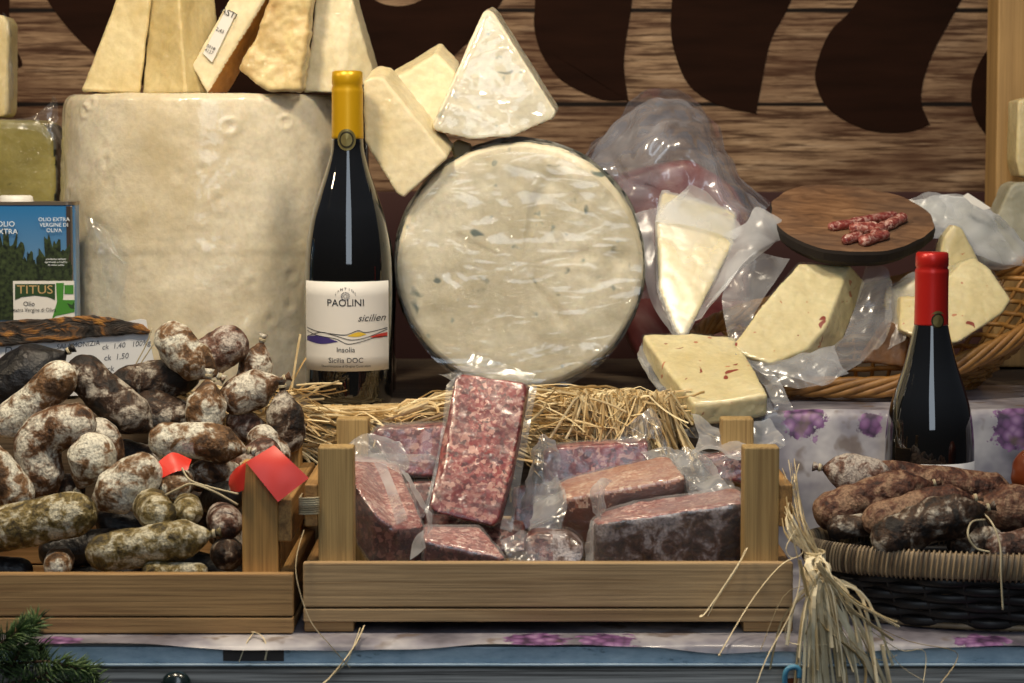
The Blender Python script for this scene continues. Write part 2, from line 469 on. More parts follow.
def crease(p, f, seed=0):
    v = Vector(p) * f + Vector((seed * 2.7, seed * 1.9, seed * 4.1))
    return 1 - 2 * abs(noise.noise(v)) + .5 * (1 - 2 * abs(noise.noise(v * 2.1)))


def remesh(bm, voxel, smooth=2):
    me = bm_mesh(bm); o = bpy.data.objects.new('tmp', me); col.objects.link(o)
    r = o.modifiers.new('r', 'REMESH'); r.mode = 'VOXEL'; r.voxel_size = voxel
    if smooth: s = o.modifiers.new('s', 'SMOOTH'); s.iterations = smooth; s.factor = .5
    dg = bpy.context.evaluated_depsgraph_get(); dg.update()
    m2 = bpy.data.meshes.new_from_object(o.evaluated_get(dg)); bpy.data.objects.remove(o); bpy.data.meshes.remove(me)
    m2.materials.clear(); return m2


def slab_bm(face, vec, bev=.003, grow=0):
    face = [Vector(p) for p in face]; vec = Vector(vec); k = len(face)
    if grow:
        c = sum(face, Vector()) / k; vn = vec.normalized()
        face = [p + (p - c).normalized() * grow * 1.3 - vn * grow for p in face]; vec = vec + vn * 2 * grow
    bm = bmesh.new(); vs = [bm.verts.new(p) for p in face] + [bm.verts.new(p + vec) for p in face]
    bm.faces.new(vs[:k]); bm.faces.new(vs[k:][::-1])
    for i in range(k): bm.faces.new((vs[i], vs[k + i], vs[k + (i + 1) % k], vs[(i + 1) % k]))
    bmesh.ops.recalc_face_normals(bm, faces=bm.faces)
    if bev: bmesh.ops.bevel(bm, geom=bm.edges[:], offset=bev, segments=2, affect='EDGES', profile=.6, clamp_overlap=True)
    return bm


def displace(me, fn):
    nn = [v.normal.copy() for v in me.vertices]
    for v, n_ in zip(me.vertices, nn): v.co += n_ * fn(v.co)
    me.update(); return me


SEED = [0]


def slab(name, face, vec, mats, parent=None, bev=.0018, voxel=.0018, rough=.0004, bulge=.0, pick=None, smooth=1):
    """solid block: face polygon [(px,py,Y)] pushed along vec (metres); uneven surface"""
    SEED[0] += 1; sd = SEED[0]
    f3 = [P(*p) for p in face]
    me = remesh(slab_bm(f3, vec, bev), voxel, smooth)
    displace(me, lambda p: rough * (nz(p, 40, sd) * 1.6 + nz(p, 110, sd) + .5 * nz(p, 260, sd)))
    o = link(name, me, mats, parent)
    if pick:
        nf = (f3[1] - f3[0]).cross(f3[2] - f3[0]).normalized()
        if nf.dot(Vector(vec)) > 0: nf = -nf
        org = WLOC[o.name]
        for p in o.data.polygons: p.material_index = pick(p.center + org, p.normal, nf)
    return o


def bag_shell(face, vec, grow=.002, amp=.0012, voxel=.0026, bev=.003):
    SEED[0] += 1; sd = SEED[0]
    me = remesh(slab_bm([P(*p) for p in face], vec, bev, grow), voxel, 2)
    return displace(me, lambda p: amp * (crease(p, 35, sd) * .7 + nz(p, 90, sd) * .6) + .0002)


def sheet_mesh(rows, nu=26, nv=26, amp=.003, fq=26):
    """film sheet through control rows of (px,py,Y)"""
    SEED[0] += 1; sd = SEED[0]
    R = [catmull([P(*p) for p in r], nu) for r in rows]
    C = [catmull([R[i][j] for i in range(len(R))], nv) for j in range(nu)]
    vs = [C[j][i] for i in range(nv) for j in range(nu)]
    me = mesh(vs, [(i * nu + j, i * nu + j + 1, (i + 1) * nu + j + 1, (i + 1) * nu + j) for i in range(nv - 1) for j in range(nu - 1)])
    return displace(me, lambda p: amp * (crease(p, fq, sd) - .4 + .6 * nz(p, fq * 2.6, sd)))


def join_meshes(ms):
    bm = bmesh.new()
    for m in ms: bm.from_mesh(m)
    me = bpy.data.meshes.new('m'); bm.to_mesh(me); bm.free(); return me


def text_mesh(s, size, fn, align='CENTER', shear=0):
    c = bpy.data.curves.new('t', 'FONT'); c.body = s; c.size = size; c.align_x = align; c.align_y = 'CENTER'; c.shear = shear; c.resolution_u = 3
    o = bpy.data.objects.new('t', c); col.objects.link(o)
    dg = bpy.context.evaluated_depsgraph_get(); dg.update()
    me = bpy.data.meshes.new_from_object(o.evaluated_get(dg)); bpy.data.objects.remove(o)
    me.materials.clear()
    for v in me.vertices: v.co = fn(v.co.x, v.co.y)
    return me


# ------------------------------------------------------------------ SETTING
WY = 2.78
MB().span(-1.1, 1.1, WY, WY + .03, -.75, 1.3, 0).out('wall_back', 'plank_wall').update_tag()
wall = bpy.data.objects['wall_back']; tag(wall, 'brown printed plank wall with big dark lettering', None, None, 'structure')


def letter(pts, steps=40):
    q = [P(x, y, WY - .0015) for x, y in pts]
    cl = catmull(q + [q[0]], steps)[:-1]
    MB().prism(cl, (0, .0018, 0)).out('lettering', 'lettering_brown', wall)


letter([(536, -90), (535, 0), (534, 25), (540, 50), (552, 70), (567, 84), (600, 99), (627, 100), (628, 99), (624, 60), (632, 0), (640, -90)], 70)
letter([(680, -90), (672, 0), (672, 40), (684, 77), (700, 95), (722, 106), (754, 113), (756, 112), (761, 87), (771, 40), (791, 0), (820, -90)], 70)
letter([(900, -90), (858, 0), (830, 32), (816, 68), (818, 90), (832, 112), (868, 130), (905, 132), (928, 125), (929, 123), (921, 98), (931, 57), (961, 0), (1000, -80)], 76)
letter([(1000, 40), (984, 55), (973, 80), (972, 105), (981, 128), (1000, 140)], 36)
letter([(-20, -40), (9, -40), (9, 15), (13, 42), (22, 63), (14, 66), (-20, 50)], 50)
# large round letter with a small counter hole
ring = []
for k in range(73):
    a = 2 * PI * k / 72
    ring.append((P(275 + 257 * math.cos(a), -100 + 257 * math.sin(a) * (.84 if math.sin(a) > 0 else .6), WY - .0015), P(398 + 32 * math.cos(a), -14 + 20 * math.sin(a), WY - .0015)))
b = MB(); vs = []
for o_, i_ in ring: vs += [o_, i_, o_ + Vector((0, .0018, 0)), i_ + Vector((0, .0018, 0))]
fs = []
for k in range(72):
    a, c = 4 * k, 4 * k + 4
    fs += [(a, c, c + 1, a + 1), (a + 2, a, c, c + 2)]
b.add(vs, fs).out('lettering', 'lettering_brown', wall)
tag(MB().span(-1.1, 1.1, WY - .02, WY, -.75, ZY(192, WY - .02), .001).out('trim_1', 'trim_red'), 'dark red band at foot of plank wall', None, None, 'structure')
tag(MB().span(-3, 3, -1, 3.2, -.78, -.75, 0).out('floor', 'dark_floor'), 'dark ground beneath the stall', None, None, 'structure')
x0 = P(997, 100, 2.6).x
pst = tag(MB().span(x0, x0 + .07, 2.6, 2.66, .148, 1.1, .002).out('wooden_post', 'post_pine'), 'pale pine upright post at the right in front of plank wall', 'post')

# ------------------------------------------------------------------ COUNTER
STEP = .1480; SY = 2.155; TY = 1.862
ct = empty('market_counter', (0, 2.2, -.75), 'weathered grey board stall counter with blue metal edge', 'counter')
MB().span(-1, 1, TY, 2.74, -.03, -.0035, .001).out('counter_top', 'grey_board', ct)
MB().span(-1, 1, SY + .004, 2.74, -.0035, STEP - .003, .001).out('riser', 'riser_wood', ct)
zb0, zb1 = ZY(664, TY - .006), ZY(647, TY - .006)
MB().span(-1, 1, TY - .006, TY - .0004, zb0, zb1, .0008).out('metal_edge', 'blue_metal', ct)
MB().span(-1, 1, TY - .012, TY - .006, zb0 - .0006, zb0 + .0012, .0005).out('metal_lip', 'blue_metal', ct)
b0, b1 = P(223, 650, TY - .0065), P(284, 661, TY - .0065)
MB().span(b0.x, b1.x, TY - .0072, TY - .0059, b1.z, b0.z, .0003).out('rust_plate', 'rust_plate', ct)
z = zb0 - .004
for k in range(3): MB().span(-1, 1, TY - .004, TY + .02, z - .2 * (k + 1) + .003, z - .2 * k, .002).out('front_board', 'grey_board', ct)
for sx in (-.97, .97):
    MB().span(sx - .03, sx + .03, 2.66, 2.72, -.75, -.03, .002).out('leg', 'grey_board', ct)
    MB().span(sx - .03, sx + .03, 1.9, 1.96, -.75, -.03, .002).out('leg', 'grey_board', ct)

# floral cloth: over the riser, down its front, over the counter, over the edge
prof = [(2.4, STEP), (2.25, STEP), (SY + .02, STEP), (SY + .004, STEP), (SY - .0015, STEP - .003), (SY - .003, STEP - .01)]
for k in range(1, 13): prof.append((SY - .003, STEP - .01 - (STEP - .018) * k / 12))
prof += [(SY - .006, .001), (2.12, 0), (2.0, 0), (1.9, 0), (TY + .01, 0), (TY + .002, 0), (TY - .0035, -.001), (TY - .0075, -.003), (TY - .0085, -.005), (TY - .009, -.007)]
nx = 220; vs = []
for i in range(nx + 1):
    x = -.8 + 1.6 * i / nx
    for k, (y, z) in enumerate(prof):
        if 5 <= k <= 16:
            s_ = math.sin(PI * (k - 5) / 11); y += -.0025 * s_ * (.9 + crease((x, z * .7, 3), 9, 2)) if x > .2 else -.001 * s_
        if k == 3 and x > .2: z += .002 + .004 * nz((x, 0, 0), 12, 1)
        if k >= len(prof) - 4:
            q = (k - (len(prof) - 4)) / 3
            z += q * (.002 + .0032 * math.sin(x * 17 + 1.2) + .003 * nz((x, 0, 0), 22, 5)); y -= q * .002 * (1 + nz((x, 1, 0), 14, 3))
        vs.append(Vector((x, y, z)))
m_ = len(prof)
me = mesh(vs, [(i * m_ + k, (i + 1) * m_ + k, (i + 1) * m_ + k + 1, i * m_ + k + 1) for i in range(nx) for k in range(m_ - 1) if k >= 17 or -.8 + 1.6 * i / nx > .225])
bm = bmesh.new(); bm.from_mesh(me); bmesh.ops.delete(bm, geom=[v for v in bm.verts if not v.link_faces], context='VERTS'); bm.to_mesh(me); bm.free()
tag(link('tablecloth', me, 'floral_cloth'), 'white and lilac floral cloth laid over the stall counter', 'tablecloth')

# green knob, blue hook on the counter front
kb = P(179, 682, TY - .004)
tag(MB().lathe([(0, -.022), (.007, -.0215), (.0105, -.019), (.0122, -.015), (.0115, -.011), (.008, -.007), (.006, -.003), (.006, .001), (0, .001)], kb, 28, axis='Y').out('knob', 'knob_green', None, True), 'round dark green knob on the counter front', 'knob')
hk = empty('hook', P(792, 690, TY - .004), 'small bent blue metal hook on the counter front', 'hook')
MB().tube(catmull([P(785, 700, TY - .006), P(785, 690, TY - .03), P(785, 676, TY - .034), P(788, 669, TY - .034), P(795, 667, TY - .034), P(799, 670, TY - .034), P(799, 678, TY - .034)], 24), .0022, 8).out('rod', 'hook_blue', hk, True)
MB().span(X(787, 680, TY), X(798, 680, TY), TY - .006, TY - .0035, P(0, 700, TY).z, P(0, 677, TY).z, .0005).out('back_plate', 'rust', hk)


# ------------------------------------------------------------------ CRATES
def crate(name, x0, x1, yf, yb, z_up, z_split, z_low, z_post, feet, label, post_l, post_r, grey, depth_posts=True):
    e = empty(name, ((x0 + x1) / 2, yf, 0.0), label, 'crate')
    gx, gz = ('pine_x_grey', 'pine_z_grey') if grey else ('pine_x', 'pine_z')
    t = .011
    MB().span(x0, x1, yf, yf + t, z_split + .0006, z_up).out('front_plank', gx, e)
    MB().span(x0, x1, yf, yf + t, z_low, z_split - .0006).out('front_slat', gx, e)
    MB().span(x0, x1, yb - t, yb, z_split + .0006, z_up).out('back_plank', gx, e)
    MB().span(x0, x1, yb - t, yb, z_low, z_split - .0006).out('back_slat', gx, e)
    MB().span(x0, x1, yf + t, yb - t, z_low + .001, z_low + .007).out('base_board', gx, e)
    pw, pd = .0285, .022
    for (px_, sd) in ((post_l, -1), (post_r, 1)):
        for (ya, yb_) in ((yf + t, yf + t + pd), (yb - t - pd, yb - t)):
            MB().span(px_ - pw / 2, px_ + pw / 2, ya, yb_, z_low + .007, z_post, .0016).out('corner_post', gz, e)
        xs = px_ + sd * (pw / 2 + .0055)
        MB().span(xs - .0055, xs + .0055, yf + t + .001, yb - t - .001, z_post - .064, z_post - .030).out('side_slat', 'pine_y', e)
        MB().span(xs - .0055, xs + .0055, yf + t + .001, yb - t - .001, z_low + .008, z_up - .002).out('side_slat', 'pine_y', e)
        if feet:
            MB().span(min(px_ - pw / 2, xs - .0055) if sd < 0 else px_ - pw / 2, px_ + pw / 2 if sd < 0 else xs + .0055, yf + .003, yf + .04, .0008, z_low).out('foot', 'pine_x', e)
            MB().span(px_ - pw / 2, px_ + pw / 2, yb - .04, yb, .0008, z_low).out('foot', 'pine_x', e)
    return e


CF = 1.885
zc = lambda y: ZY(y, CF)
crate('wooden_crate', X(303, 590, CF), X(793, 590, CF), CF, 2.132, zc(563), zc(608), zc(622), ZY(447, CF + .012), True,
      'pale wooden crate in the middle filled with wrapped salami blocks', X(336, 510, CF + .012), X(761, 510, CF + .012), True)
LF = 1.88
zl = lambda y: ZY(y, LF)
crate('wooden_crate', X(-150, 600, LF), X(293, 600, LF), LF, 2.132, zl(574), zl(617), zl(633.5) if zl(633.5) > .0008 else .0008, ZY(462, LF + .012), False,
      'warm brown wooden crate holding the heap of whole white-moulded salamis', X(-112, 530, LF), X(260, 530, LF + .012), False)

# ------------------------------------------------------------------ BARREL CHEESE + WEDGES ON IT
bx, by, bR = X(211, 240, 2.45), 2.45, .149
bz1 = ZY(93, by - bR)
e = bmesh.new()
pr = [(0, STEP + .001), (bR * .93, STEP + .001), (bR * .985, STEP + .008), (bR * 1.01, STEP + .05), (bR * 1.015, STEP + .14), (bR * .995, bz1 - .05), (bR * .975, bz1 - .012), (bR * .955, bz1 - .003), (bR * .93, bz1), (0, bz1)]
pr = [(0, STEP + .001)] + [(v.x, v.z) for v in catmull([Vector((r, 0, z)) for r, z in pr[1:-1]], 150)] + [(bR * .5, bz1), (0, bz1)]
b = MB().lathe(pr, (bx, by, 0), 260)
rr = random.Random(3)
dim = [(rr.uniform(-1.5, 1.5), rr.uniform(.18, .43), rr.uniform(.005, .008)) for _ in range(40)]


def barrel_d(p):
    a = math.atan2(p.x - bx, -(p.y - by)); h = 0
    rad = math.hypot(p.x - bx, p.y - by)
    if rad < bR * .9: return nz(p, 30) * .0004
    for (da, dz, r) in dim:
        d = math.hypot((a - da) * bR, p.z - dz)
        if d < r * 1.6: h += .0013 * (math.exp(-((d - r) / (r * .3)) ** 2)) - .0011 * math.exp(-(d / (r * .7)) ** 2)
    seam = .0022 * math.exp(-((p.z - ZY(248, 2.3)) / .0012) ** 2)
    return h + seam + .0013 * nz(p, 18, 1) + .0008 * nz(p, 55, 2) + .0009 * max(0, crease(p, 14, 4) - .6)


me = mesh(b.v, b.f); bm = bmesh.new(); bm.from_mesh(me); bmesh.ops.remove_doubles(bm, verts=bm.verts, dist=1e-5); bmesh.ops.recalc_face_normals(bm, faces=bm.faces); bm.to_mesh(me); bm.free()
displace(me, barrel_d)
brl = tag(link('round_cheese', me, 'barrel_rind'), 'tall cream barrel-shaped hard cheese behind the yellow-capped bottle', 'cheese')
link('plastic_wrap', sheet_mesh([[(84, 215, 2.29), (98, 222, 2.292), (112, 236, 2.294)], [(90, 245, 2.285), (104, 240, 2.285), (122, 262, 2.287)], [(100, 262, 2.285), (112, 268, 2.286), (128, 268, 2.288)], [(112, 320, 2.288), (114, 320, 2.288), (116, 320, 2.288)]], 14, 20, .002, 40), 'film_clear', brl)

zt = bz1 + .0006


def wedge_on(name, face, vec, mats, label, pick=None, bev=.0015, rough=.0005):
    o = slab(name, face, vec, mats, None, bev, .002, rough, pick=pick)
    lo = min(v.co.z for v in o.data.vertices) + o.location.z
    o.location.z += zt - lo; return tag(o, label, 'cheese')


edge1 = lambda c, n_, nf: 1 if abs(n_.dot(nf)) < .6 and n_.x > .3 else 0
wedge_on('cheese_wedge', [(81, 90, 2.37), (100, 42, 2.37), (124, -22, 2.37), (156, -50, 2.37), (151, 0, 2.37), (140, 93, 2.37)], (-.008, .055, .0), ['wedge_cream', 'wedge_rind'],
         'leftmost tall cream wedge standing on the barrel-shaped cheese')
wedge_on('cheese_wedge', [(142, 93, 2.38), (153, -40, 2.38), (174, -60, 2.36), (186, 92, 2.345)], (.03, .05, .0), ['wedge_cream', 'wedge_pale'],
         'narrow upright yellowish wedge, second from left on the barrel-shaped cheese')
w3 = wedge_on('cheese_wedge', [(190, 66, 2.36), (222, 10, 2.36), (232, -8, 2.36), (252, -50, 2.36), (294, -50, 2.36), (260, 8, 2.36), (206, 95, 2.36)], (.018, .028, .0), ['wedge_pale', 'rind_orange'],
              'tilted pale wedge with a white sticker, standing on the barrel-shaped cheese', lambda c, n_, nf: 1 if n_.x > .5 and n_.y > -.75 else 0)
st = MB().prism([P(203, 54, 2.3575), P(226, 10, 2.3575), (P(236, 14, 2.3575)), P(212, 63, 2.3575)], (0, .0012, 0)).out('sticker', 'label_paper', w3)


def quadfn(a, bq, c, d):
    """text plane: origin a, x towards bq, y towards c"""
    a, bq, c = Vector(a), Vector(bq), Vector(c); ux = (bq - a).normalized(); uy = (c - a); uy = (uy - ux * uy.dot(ux)).normalized()
    nn_ = ux.cross(uy)
    if nn_.y > 0: nn_ = -nn_
    return lambda x, y: a + ux * x + uy * y + nn_ * d


q = quadfn(P(229, 15, 2.357), P(224, 26, 2.357), P(234, 17, 2.357), .0005)
tx = [text_mesh('ASTI', .008, quadfn(P(228, 17, 2.357), P(240, 23, 2.357), P(223, 27, 2.357), -.0004)),
      text_mesh('2,43', .005, quadfn(P(219, 33, 2.357), P(229, 38, 2.357), P(214, 43, 2.357), -.0004)),
      text_mesh('0318\n4127', .0042, quadfn(P(209, 50, 2.357), P(219, 55, 2.357), P(204, 60, 2.357), -.0004))]
tx = [text_mesh(s_, z_, quadfn(P(x_, y_, 2.357), P(x_ + 12, y_ + 6, 2.357), P(x_ + 5, y_ - 10, 2.357), .0005)) for s_, z_, x_, y_ in (('ASTI', .0085, 229, 14), ('2,43', .005, 220, 31), ('0318\n4127', .0045, 210, 50))]
for t_ in tx: link('lettering', t_, 'ink_black', st, False)
wedge_on('cheese_wedge', [(235, 74, 2.32), (258, 36, 2.32), (272, -6, 2.32), (290, -50, 2.32), (316, -50, 2.32), (309, 20, 2.32), (300, 96, 2.315), (266, 94, 2.315)], (.003, .028, .0), ['wedge_rind'],
         'wedge showing its rough tan rind, standing on the barrel-shaped cheese', bev=.004, rough=.0015)
wedge_on('cheese_wedge', [(303, 96, 2.355), (312, 40, 2.355), (320, -50, 2.36), (340, -50, 2.36), (354, 10, 2.36), (376, 84, 2.37), (344, 97, 2.345)], (.004, .05, .0), ['wedge_pale'],
         'pale broad wedge directly behind the yellow bottle cap on the barrel-shaped cheese')


# ------------------------------------------------------------------ BOTTLES
def bottle(name, cx, Y, z0, prof, capz, foil, label, lab=None, medal=None):
    """prof: [(y_px, half_px)] top to bottom at depth Y"""
    c = P(cx, 300, Y); e = empty(name, (c.x, Y, z0), label, 'bottle')
    s_ = Y / F
    pts = [Vector((h * s_, 0, ZY(y, Y))) for y, h in prof]
    zs0 = pts[-1].z; pts = [Vector((p.x, 0, z0 + (p.z - zs0))) for p in pts]
    cur = [p for p in catmull(pts, 90)]
    zcap = z0 + (ZY(capz, Y) - zs0)
    up = [(p.x, p.z) for p in cur if p.z >= zcap]; dn = [(p.x, p.z) for p in cur if p.z < zcap]
    body = dn + [(dn[-1][0] * .93, z0 + .0002), (dn[-1][0] * .85, z0), (dn[-1][0] * .5, z0 + .006), (0, z0 + .012)]
    MB().lathe([(0, zcap - .004 + .006)] + [(dn[0][0] - .0006, zcap)] + body, (c.x, Y, 0), 72).out('glass', 'bottle_glass', e, True)
    zt_ = up[0][1]
    lip = [(0, zt_), (up[0][0] * .88, zt_), (up[0][0] * 1.0, zt_ - .0012), (up[0][0] * 1.03, zt_ - .006), (up[0][0] * 1.03, zt_ - .012), (up[0][0] * .97, zt_ - .0135)]
    capo = lip + [(r + .0004, z) for r, z in up if z < zt_ - .015] + [(up[-1][0] + .0005, zcap - .0005), (up[-1][0] - .0002, zcap - .0008)]
    cp_ = MB().lathe(capo, (c.x, Y, 0), 56).out('capsule', foil, e, True)
    rad = max(h for y, h in prof) * s_
    if lab:
        ly0, ly1, half, cols = lab
        R = rad + .0005; za, zb = z0 + (ZY(ly0, Y) - zs0), z0 + (ZY(ly1, Y) - zs0)
        pr2 = [(R - .0004, za), (R, za)] + [(R, za + (zb - za) * k / 6) for k in range(1, 7)] + [(R - .0004, zb)]
        lo_ = MB().lathe(pr2, (c.x, Y, 0), 40, -PI / 2 - half, -PI / 2 + half).out('label', cols, e, True)
        cyl = lambda x, y, d=.0004: Vector((c.x + x, Y - math.sqrt(max(0, (R + d) ** 2 - x * x)), y))
        lab_cb = (lo_, cyl, za, zb, s_)
    else: lab_cb = None
    if medal:
        my, mx, mr = medal; zz = z0 + (ZY(my, Y) - zs0); r_ = 15.5 * s_ + .0012
        for nm, rr_, mt_, dd in (('medal', mr * s_, 'medal_gold', 0), ('medal', mr * s_ * .78, 'medal_dark', .0004), ('medal', mr * s_ * .6, 'medal_gold', .0008)):
            b = MB(); ring = [(cyl2(c, Y, r_ + dd, mx * s_ + rr_ * math.cos(2 * PI * k / 28), zz + rr_ * 1.12 * math.sin(2 * PI * k / 28))) for k in range(28)]
            ctr = cyl2(c, Y, r_ + dd + .0003, mx * s_, zz)
            back = [p + Vector((0, .0012, 0)) for p in ring]
            b.add(ring + back + [ctr], [(k, (k + 1) % 28, 56) for k in range(28)] + [(k, 28 + k, 28 + (k + 1) % 28, (k + 1) % 28) for k in range(28)])
            if dd == 0: md = b.out('medal', mt_, e)
            else: b.out('emblem', mt_, md)
    return e, lab_cb


def cyl2(c, Y, R, x, z): return Vector((c.x + R * math.sin(x / R), Y - R * math.cos(x / R), z))


WB = 2.232
pw_ = [(70, 15), (71, 15.2), (80, 15.4), (100, 15.2), (136, 15.5), (150, 16.5), (170, 21.8), (185, 27), (199, 31.5), (215, 36.5), (234, 40.3), (255, 42.8), (285, 44), (340, 44), (392, 44), (398, 43.3), (401, 42)]
wbot, cb = bottle('wine_bottle', 348.5, WB, STEP + .0008, pw_, 137, 'foil_yellow', 'dark wine bottle with yellow capsule and white label on the straw', (278.5, 366.5, 1.17, 'label_paper'), (139, 0, 9.6))
lo_, cyl, za, zb, s_ = cb
zp = lambda y: za + (zb - za) * (y - 281) / (369 - 281)
tms = [text_mesh('PAOLINI', .0092, lambda x, y: cyl(x, y + zp(302))), text_mesh('Insolia', .0068, lambda x, y: cyl(x, y + zp(348))),
       text_mesh('Sicilia DOC', .0068, lambda x, y: cyl(x, y + zp(358.5))), text_mesh('Denominazione di Origine Controllata', .0029, lambda x, y: cyl(x, y + zp(364.2)))]
for k, ch in enumerate('CANTINE'):
    a = (k - 3) * .34
    tms.append(text_mesh(ch, .0036, lambda x, y, a=a: cyl(.0105 * math.sin(a) + x * math.cos(a), zp(302) + .0035 + .0095 * math.cos(a) - x * math.sin(a) + y)))
for t_ in tms[:4] + [join_meshes(tms[4:])]: link('lettering', t_, 'ink_black', lo_, False)
link('script_lettering', text_mesh('sicilien', .0092, lambda x, y: cyl(x + .0232, y + zp(317)), shear=.35), 'ink_black', lo_, False)
b = MB()
for k in range(16):
    a = 2 * PI * k / 16
    for r0, r1 in ((.0012, .0022), (.0028, .0041)):
        pt = [cyl((r1 if j in (1, 2) else r0) * math.cos(a + (.1 if j > 1 else -.1)), zp(295.2) + (r1 if j in (1, 2) else r0) * math.sin(a + (.1 if j > 1 else -.1)), .0005) for j in range(4)]
        b.add(pt, [(0, 1, 2, 3)])
b.out('emblem', 'ink_grey', lo_)
LW = 40.0


def wave(pts): return catmull([Vector((x * s_, 0, zp(y))) for x, y in pts], 40)


waves = [[(-40, 327), (-30, 330), (-15, 332), (0, 333), (12, 329), (20, 331), (40, 327.5)], [(-40, 336), (-25, 331), (-10, 334), (5, 338), (20, 336), (40, 329)],
         [(-40, 330), (-30, 334), (-10, 337), (2, 342), (15, 340), (30, 336), (40, 336)]]
b = MB()
for wv in waves:
    c_ = wave(wv)
    for i in range(len(c_) - 1):
        b.add([cyl(c_[i].x, c_[i].z - .0003), cyl(c_[i + 1].x, c_[i + 1].z - .0003), cyl(c_[i + 1].x, c_[i + 1].z + .0003), cyl(c_[i].x, c_[i].z + .0003)], [(0, 1, 2, 3)])
b.out('wave_lines', 'ink_black', lo_)


def patch(top, bot, mat):
    """printed colour patch between two curves"""
    t_, b_ = catmull([Vector((x * s_, 0, zp(y))) for x, y in top], 26), catmull([Vector((x * s_, 0, zp(y))) for x, y in bot], 26)
    q_ = [cyl(p.x, p.z, .00025) for p in t_] + [cyl(p.x, p.z, .00025) for p in b_]
    MB().add(q_, [(i, i + 1, 27 + i, 26 + i) for i in range(25)]).out('wave_patch', mat, lo_)


patch([(-40, 336), (-25, 334.5), (-8, 339.5)], [(-40, 340), (-25, 342.5), (-8, 340)], 'ink_purple')
patch([(2, 334), (12, 330.5), (20, 332.5)], [(2, 334.5), (12, 335), (20, 333)], 'ink_yellow')
patch([(24, 335.5), (32, 333), (40, 332)], [(24, 336), (32, 336.8), (40, 336)], 'ink_red')

RB = 2.105
pr_ = [(246, 16), (247, 16.5), (262, 16.5), (280, 16.2), (313, 16.5), (322, 17.5), (346, 23), (362, 27.5), (380, 33.5), (396, 38.5), (412, 42), (430, 44), (450, 44.8), (500, 45), (568, 45), (574, 44), (577, 42.5)]
rbot, cbr = bottle('wine_bottle', 931.5, RB, .0008, pr_, 318, 'foil_red', 'dark wine bottle with red capsule behind the black basket', (453, 560, 1.2, 'label_white'), (314, 4, 9))
lo2, cyl_r, za2, zb2, s2 = cbr
b = MB()
for k in range(18):
    a0_ = 2 * PI * k / 18; a1_ = a0_ + .26
    b.add([cyl_r(.004 + r * math.cos(a), za2 - .006 + r * math.sin(a), .0004) for a, r in ((a0_, .0032), (a0_, .0055), (a1_, .0055), (a1_, .0032))], [(0, 1, 2, 3)])
b.out('emblem', 'ink_grey', lo2)
bottle('wine_bottle', 355, 2.328, STEP + .0008, [(402 - (402 - y) * .86, h * .93) for y, h in pw_], 180, 'bottle_glass', 'unlabelled dark bottle half hidden behind the yellow-capped bottle')

# ------------------------------------------------------------------ BLUE CHEESE WHEEL
gc = P(520, 273, 2.262); gR = M(126, 2.262); tilt = math.radians(2)
prof_ = [(0, -.045), (gR * .55, -.0448), (gR * .88, -.0445), (gR * .955, -.043), (gR * .985, -.038), (gR, -.028), (gR, .035), (gR * .96, .045), (0, .045)]
prof_ = [(0, -.045)] + [(v.x, v.z) for v in catmull([Vector((r, 0, z)) for r, z in prof_[1:]], 56)]
b = MB().lathe(prof_, (0, 0, 0), 130, axis='Y')
rot = Matrix.Rotation(tilt, 4, 'X')   # top leans back
Rt = Matrix.Rotation(-tilt, 4, 'X')
me = mesh(b.v, b.f); bm = bmesh.new(); bm.from_mesh(me); bmesh.ops.remove_doubles(bm, verts=bm.verts, dist=1e-5); bmesh.ops.recalc_face_normals(bm, faces=bm.faces); bm.to_mesh(me); bm.free()


def gd(p):
    h = .0012 * nz(p, 22, 3) + .0008 * nz(p, 60, 5)
    if p.y < -.035:
        d = math.hypot(p.x - .02, (p.z - .02)); h -= .0016 * max(0, nz(p, 55, 9) - .12) * 5 * (1 if d < .08 else .3)
    return h


displace(me, gd)
mi = []
for p in me.polygons:
    c_ = p.center; rad_ = math.hypot(c_.x, c_.z) / gR
    mi.append(1 if rad_ > .98 + .012 * nz(c_, 60, 2) else 0)
me.transform(Matrix.Translation(gc + Vector((0, .045, .0))) @ Matrix.Rotation(-tilt, 4, 'X'))
lz = min(v.co.z for v in me.vertices); print('WHEEL', lz - STEP); me.transform(Matrix.Translation((0, 0, max(0, STEP + .0004 - lz))))
g = link('round_cheese', me, ['blue_paste', 'blue_rind']); g.data.polygons.foreach_set('material_index', mi)
tag(g, 'large round white blue-veined cheese wheel in wrap, facing the viewer', 'cheese')
link('plastic_wrap', sheet_mesh([[(470, 352, 2.205), (500, 362, 2.205), (530, 372, 2.205)], [(455, 370, 2.19), (490, 380, 2.19), (530, 390, 2.19)], [(438, 374, 2.17), (480, 392, 2.165), (540, 398, 2.165)]], 20, 12, .0015, 40), 'film_clear', g)

gco = WLOC[g.name] + Vector((0, 0, gR)); yf_ = gc.y - .0025
vs = []; NR, NA = 40, 150
for i in range(NR + 1):
    r = gR * .965 * (i / NR) if i else gR * .002
    for j in range(NA):
        a = 2 * PI * j / NA; x, z = r * math.cos(a), r * math.sin(a)
        h = .0013 * max(0, crease((x * .5 + z * .25, 0, z * 2.0 - x * .8), 9, 3) - .55) + .0012 * max(0, crease((x * 1.6 + z, 1, z * .35), 9, 8) - .6) + .0003 * nz((x, 2, z), 20, 4)
        vs.append(Vector((gc.x + x, yf_ - h - .0008, gco.z + z)))
link('plastic_wrap', mesh(vs, [(i * NA + j, i * NA + (j + 1) % NA, (i + 1) * NA + (j + 1) % NA, (i + 1) * NA + j) for i in range(NR) for j in range(NA)]), 'film_wrap', g)
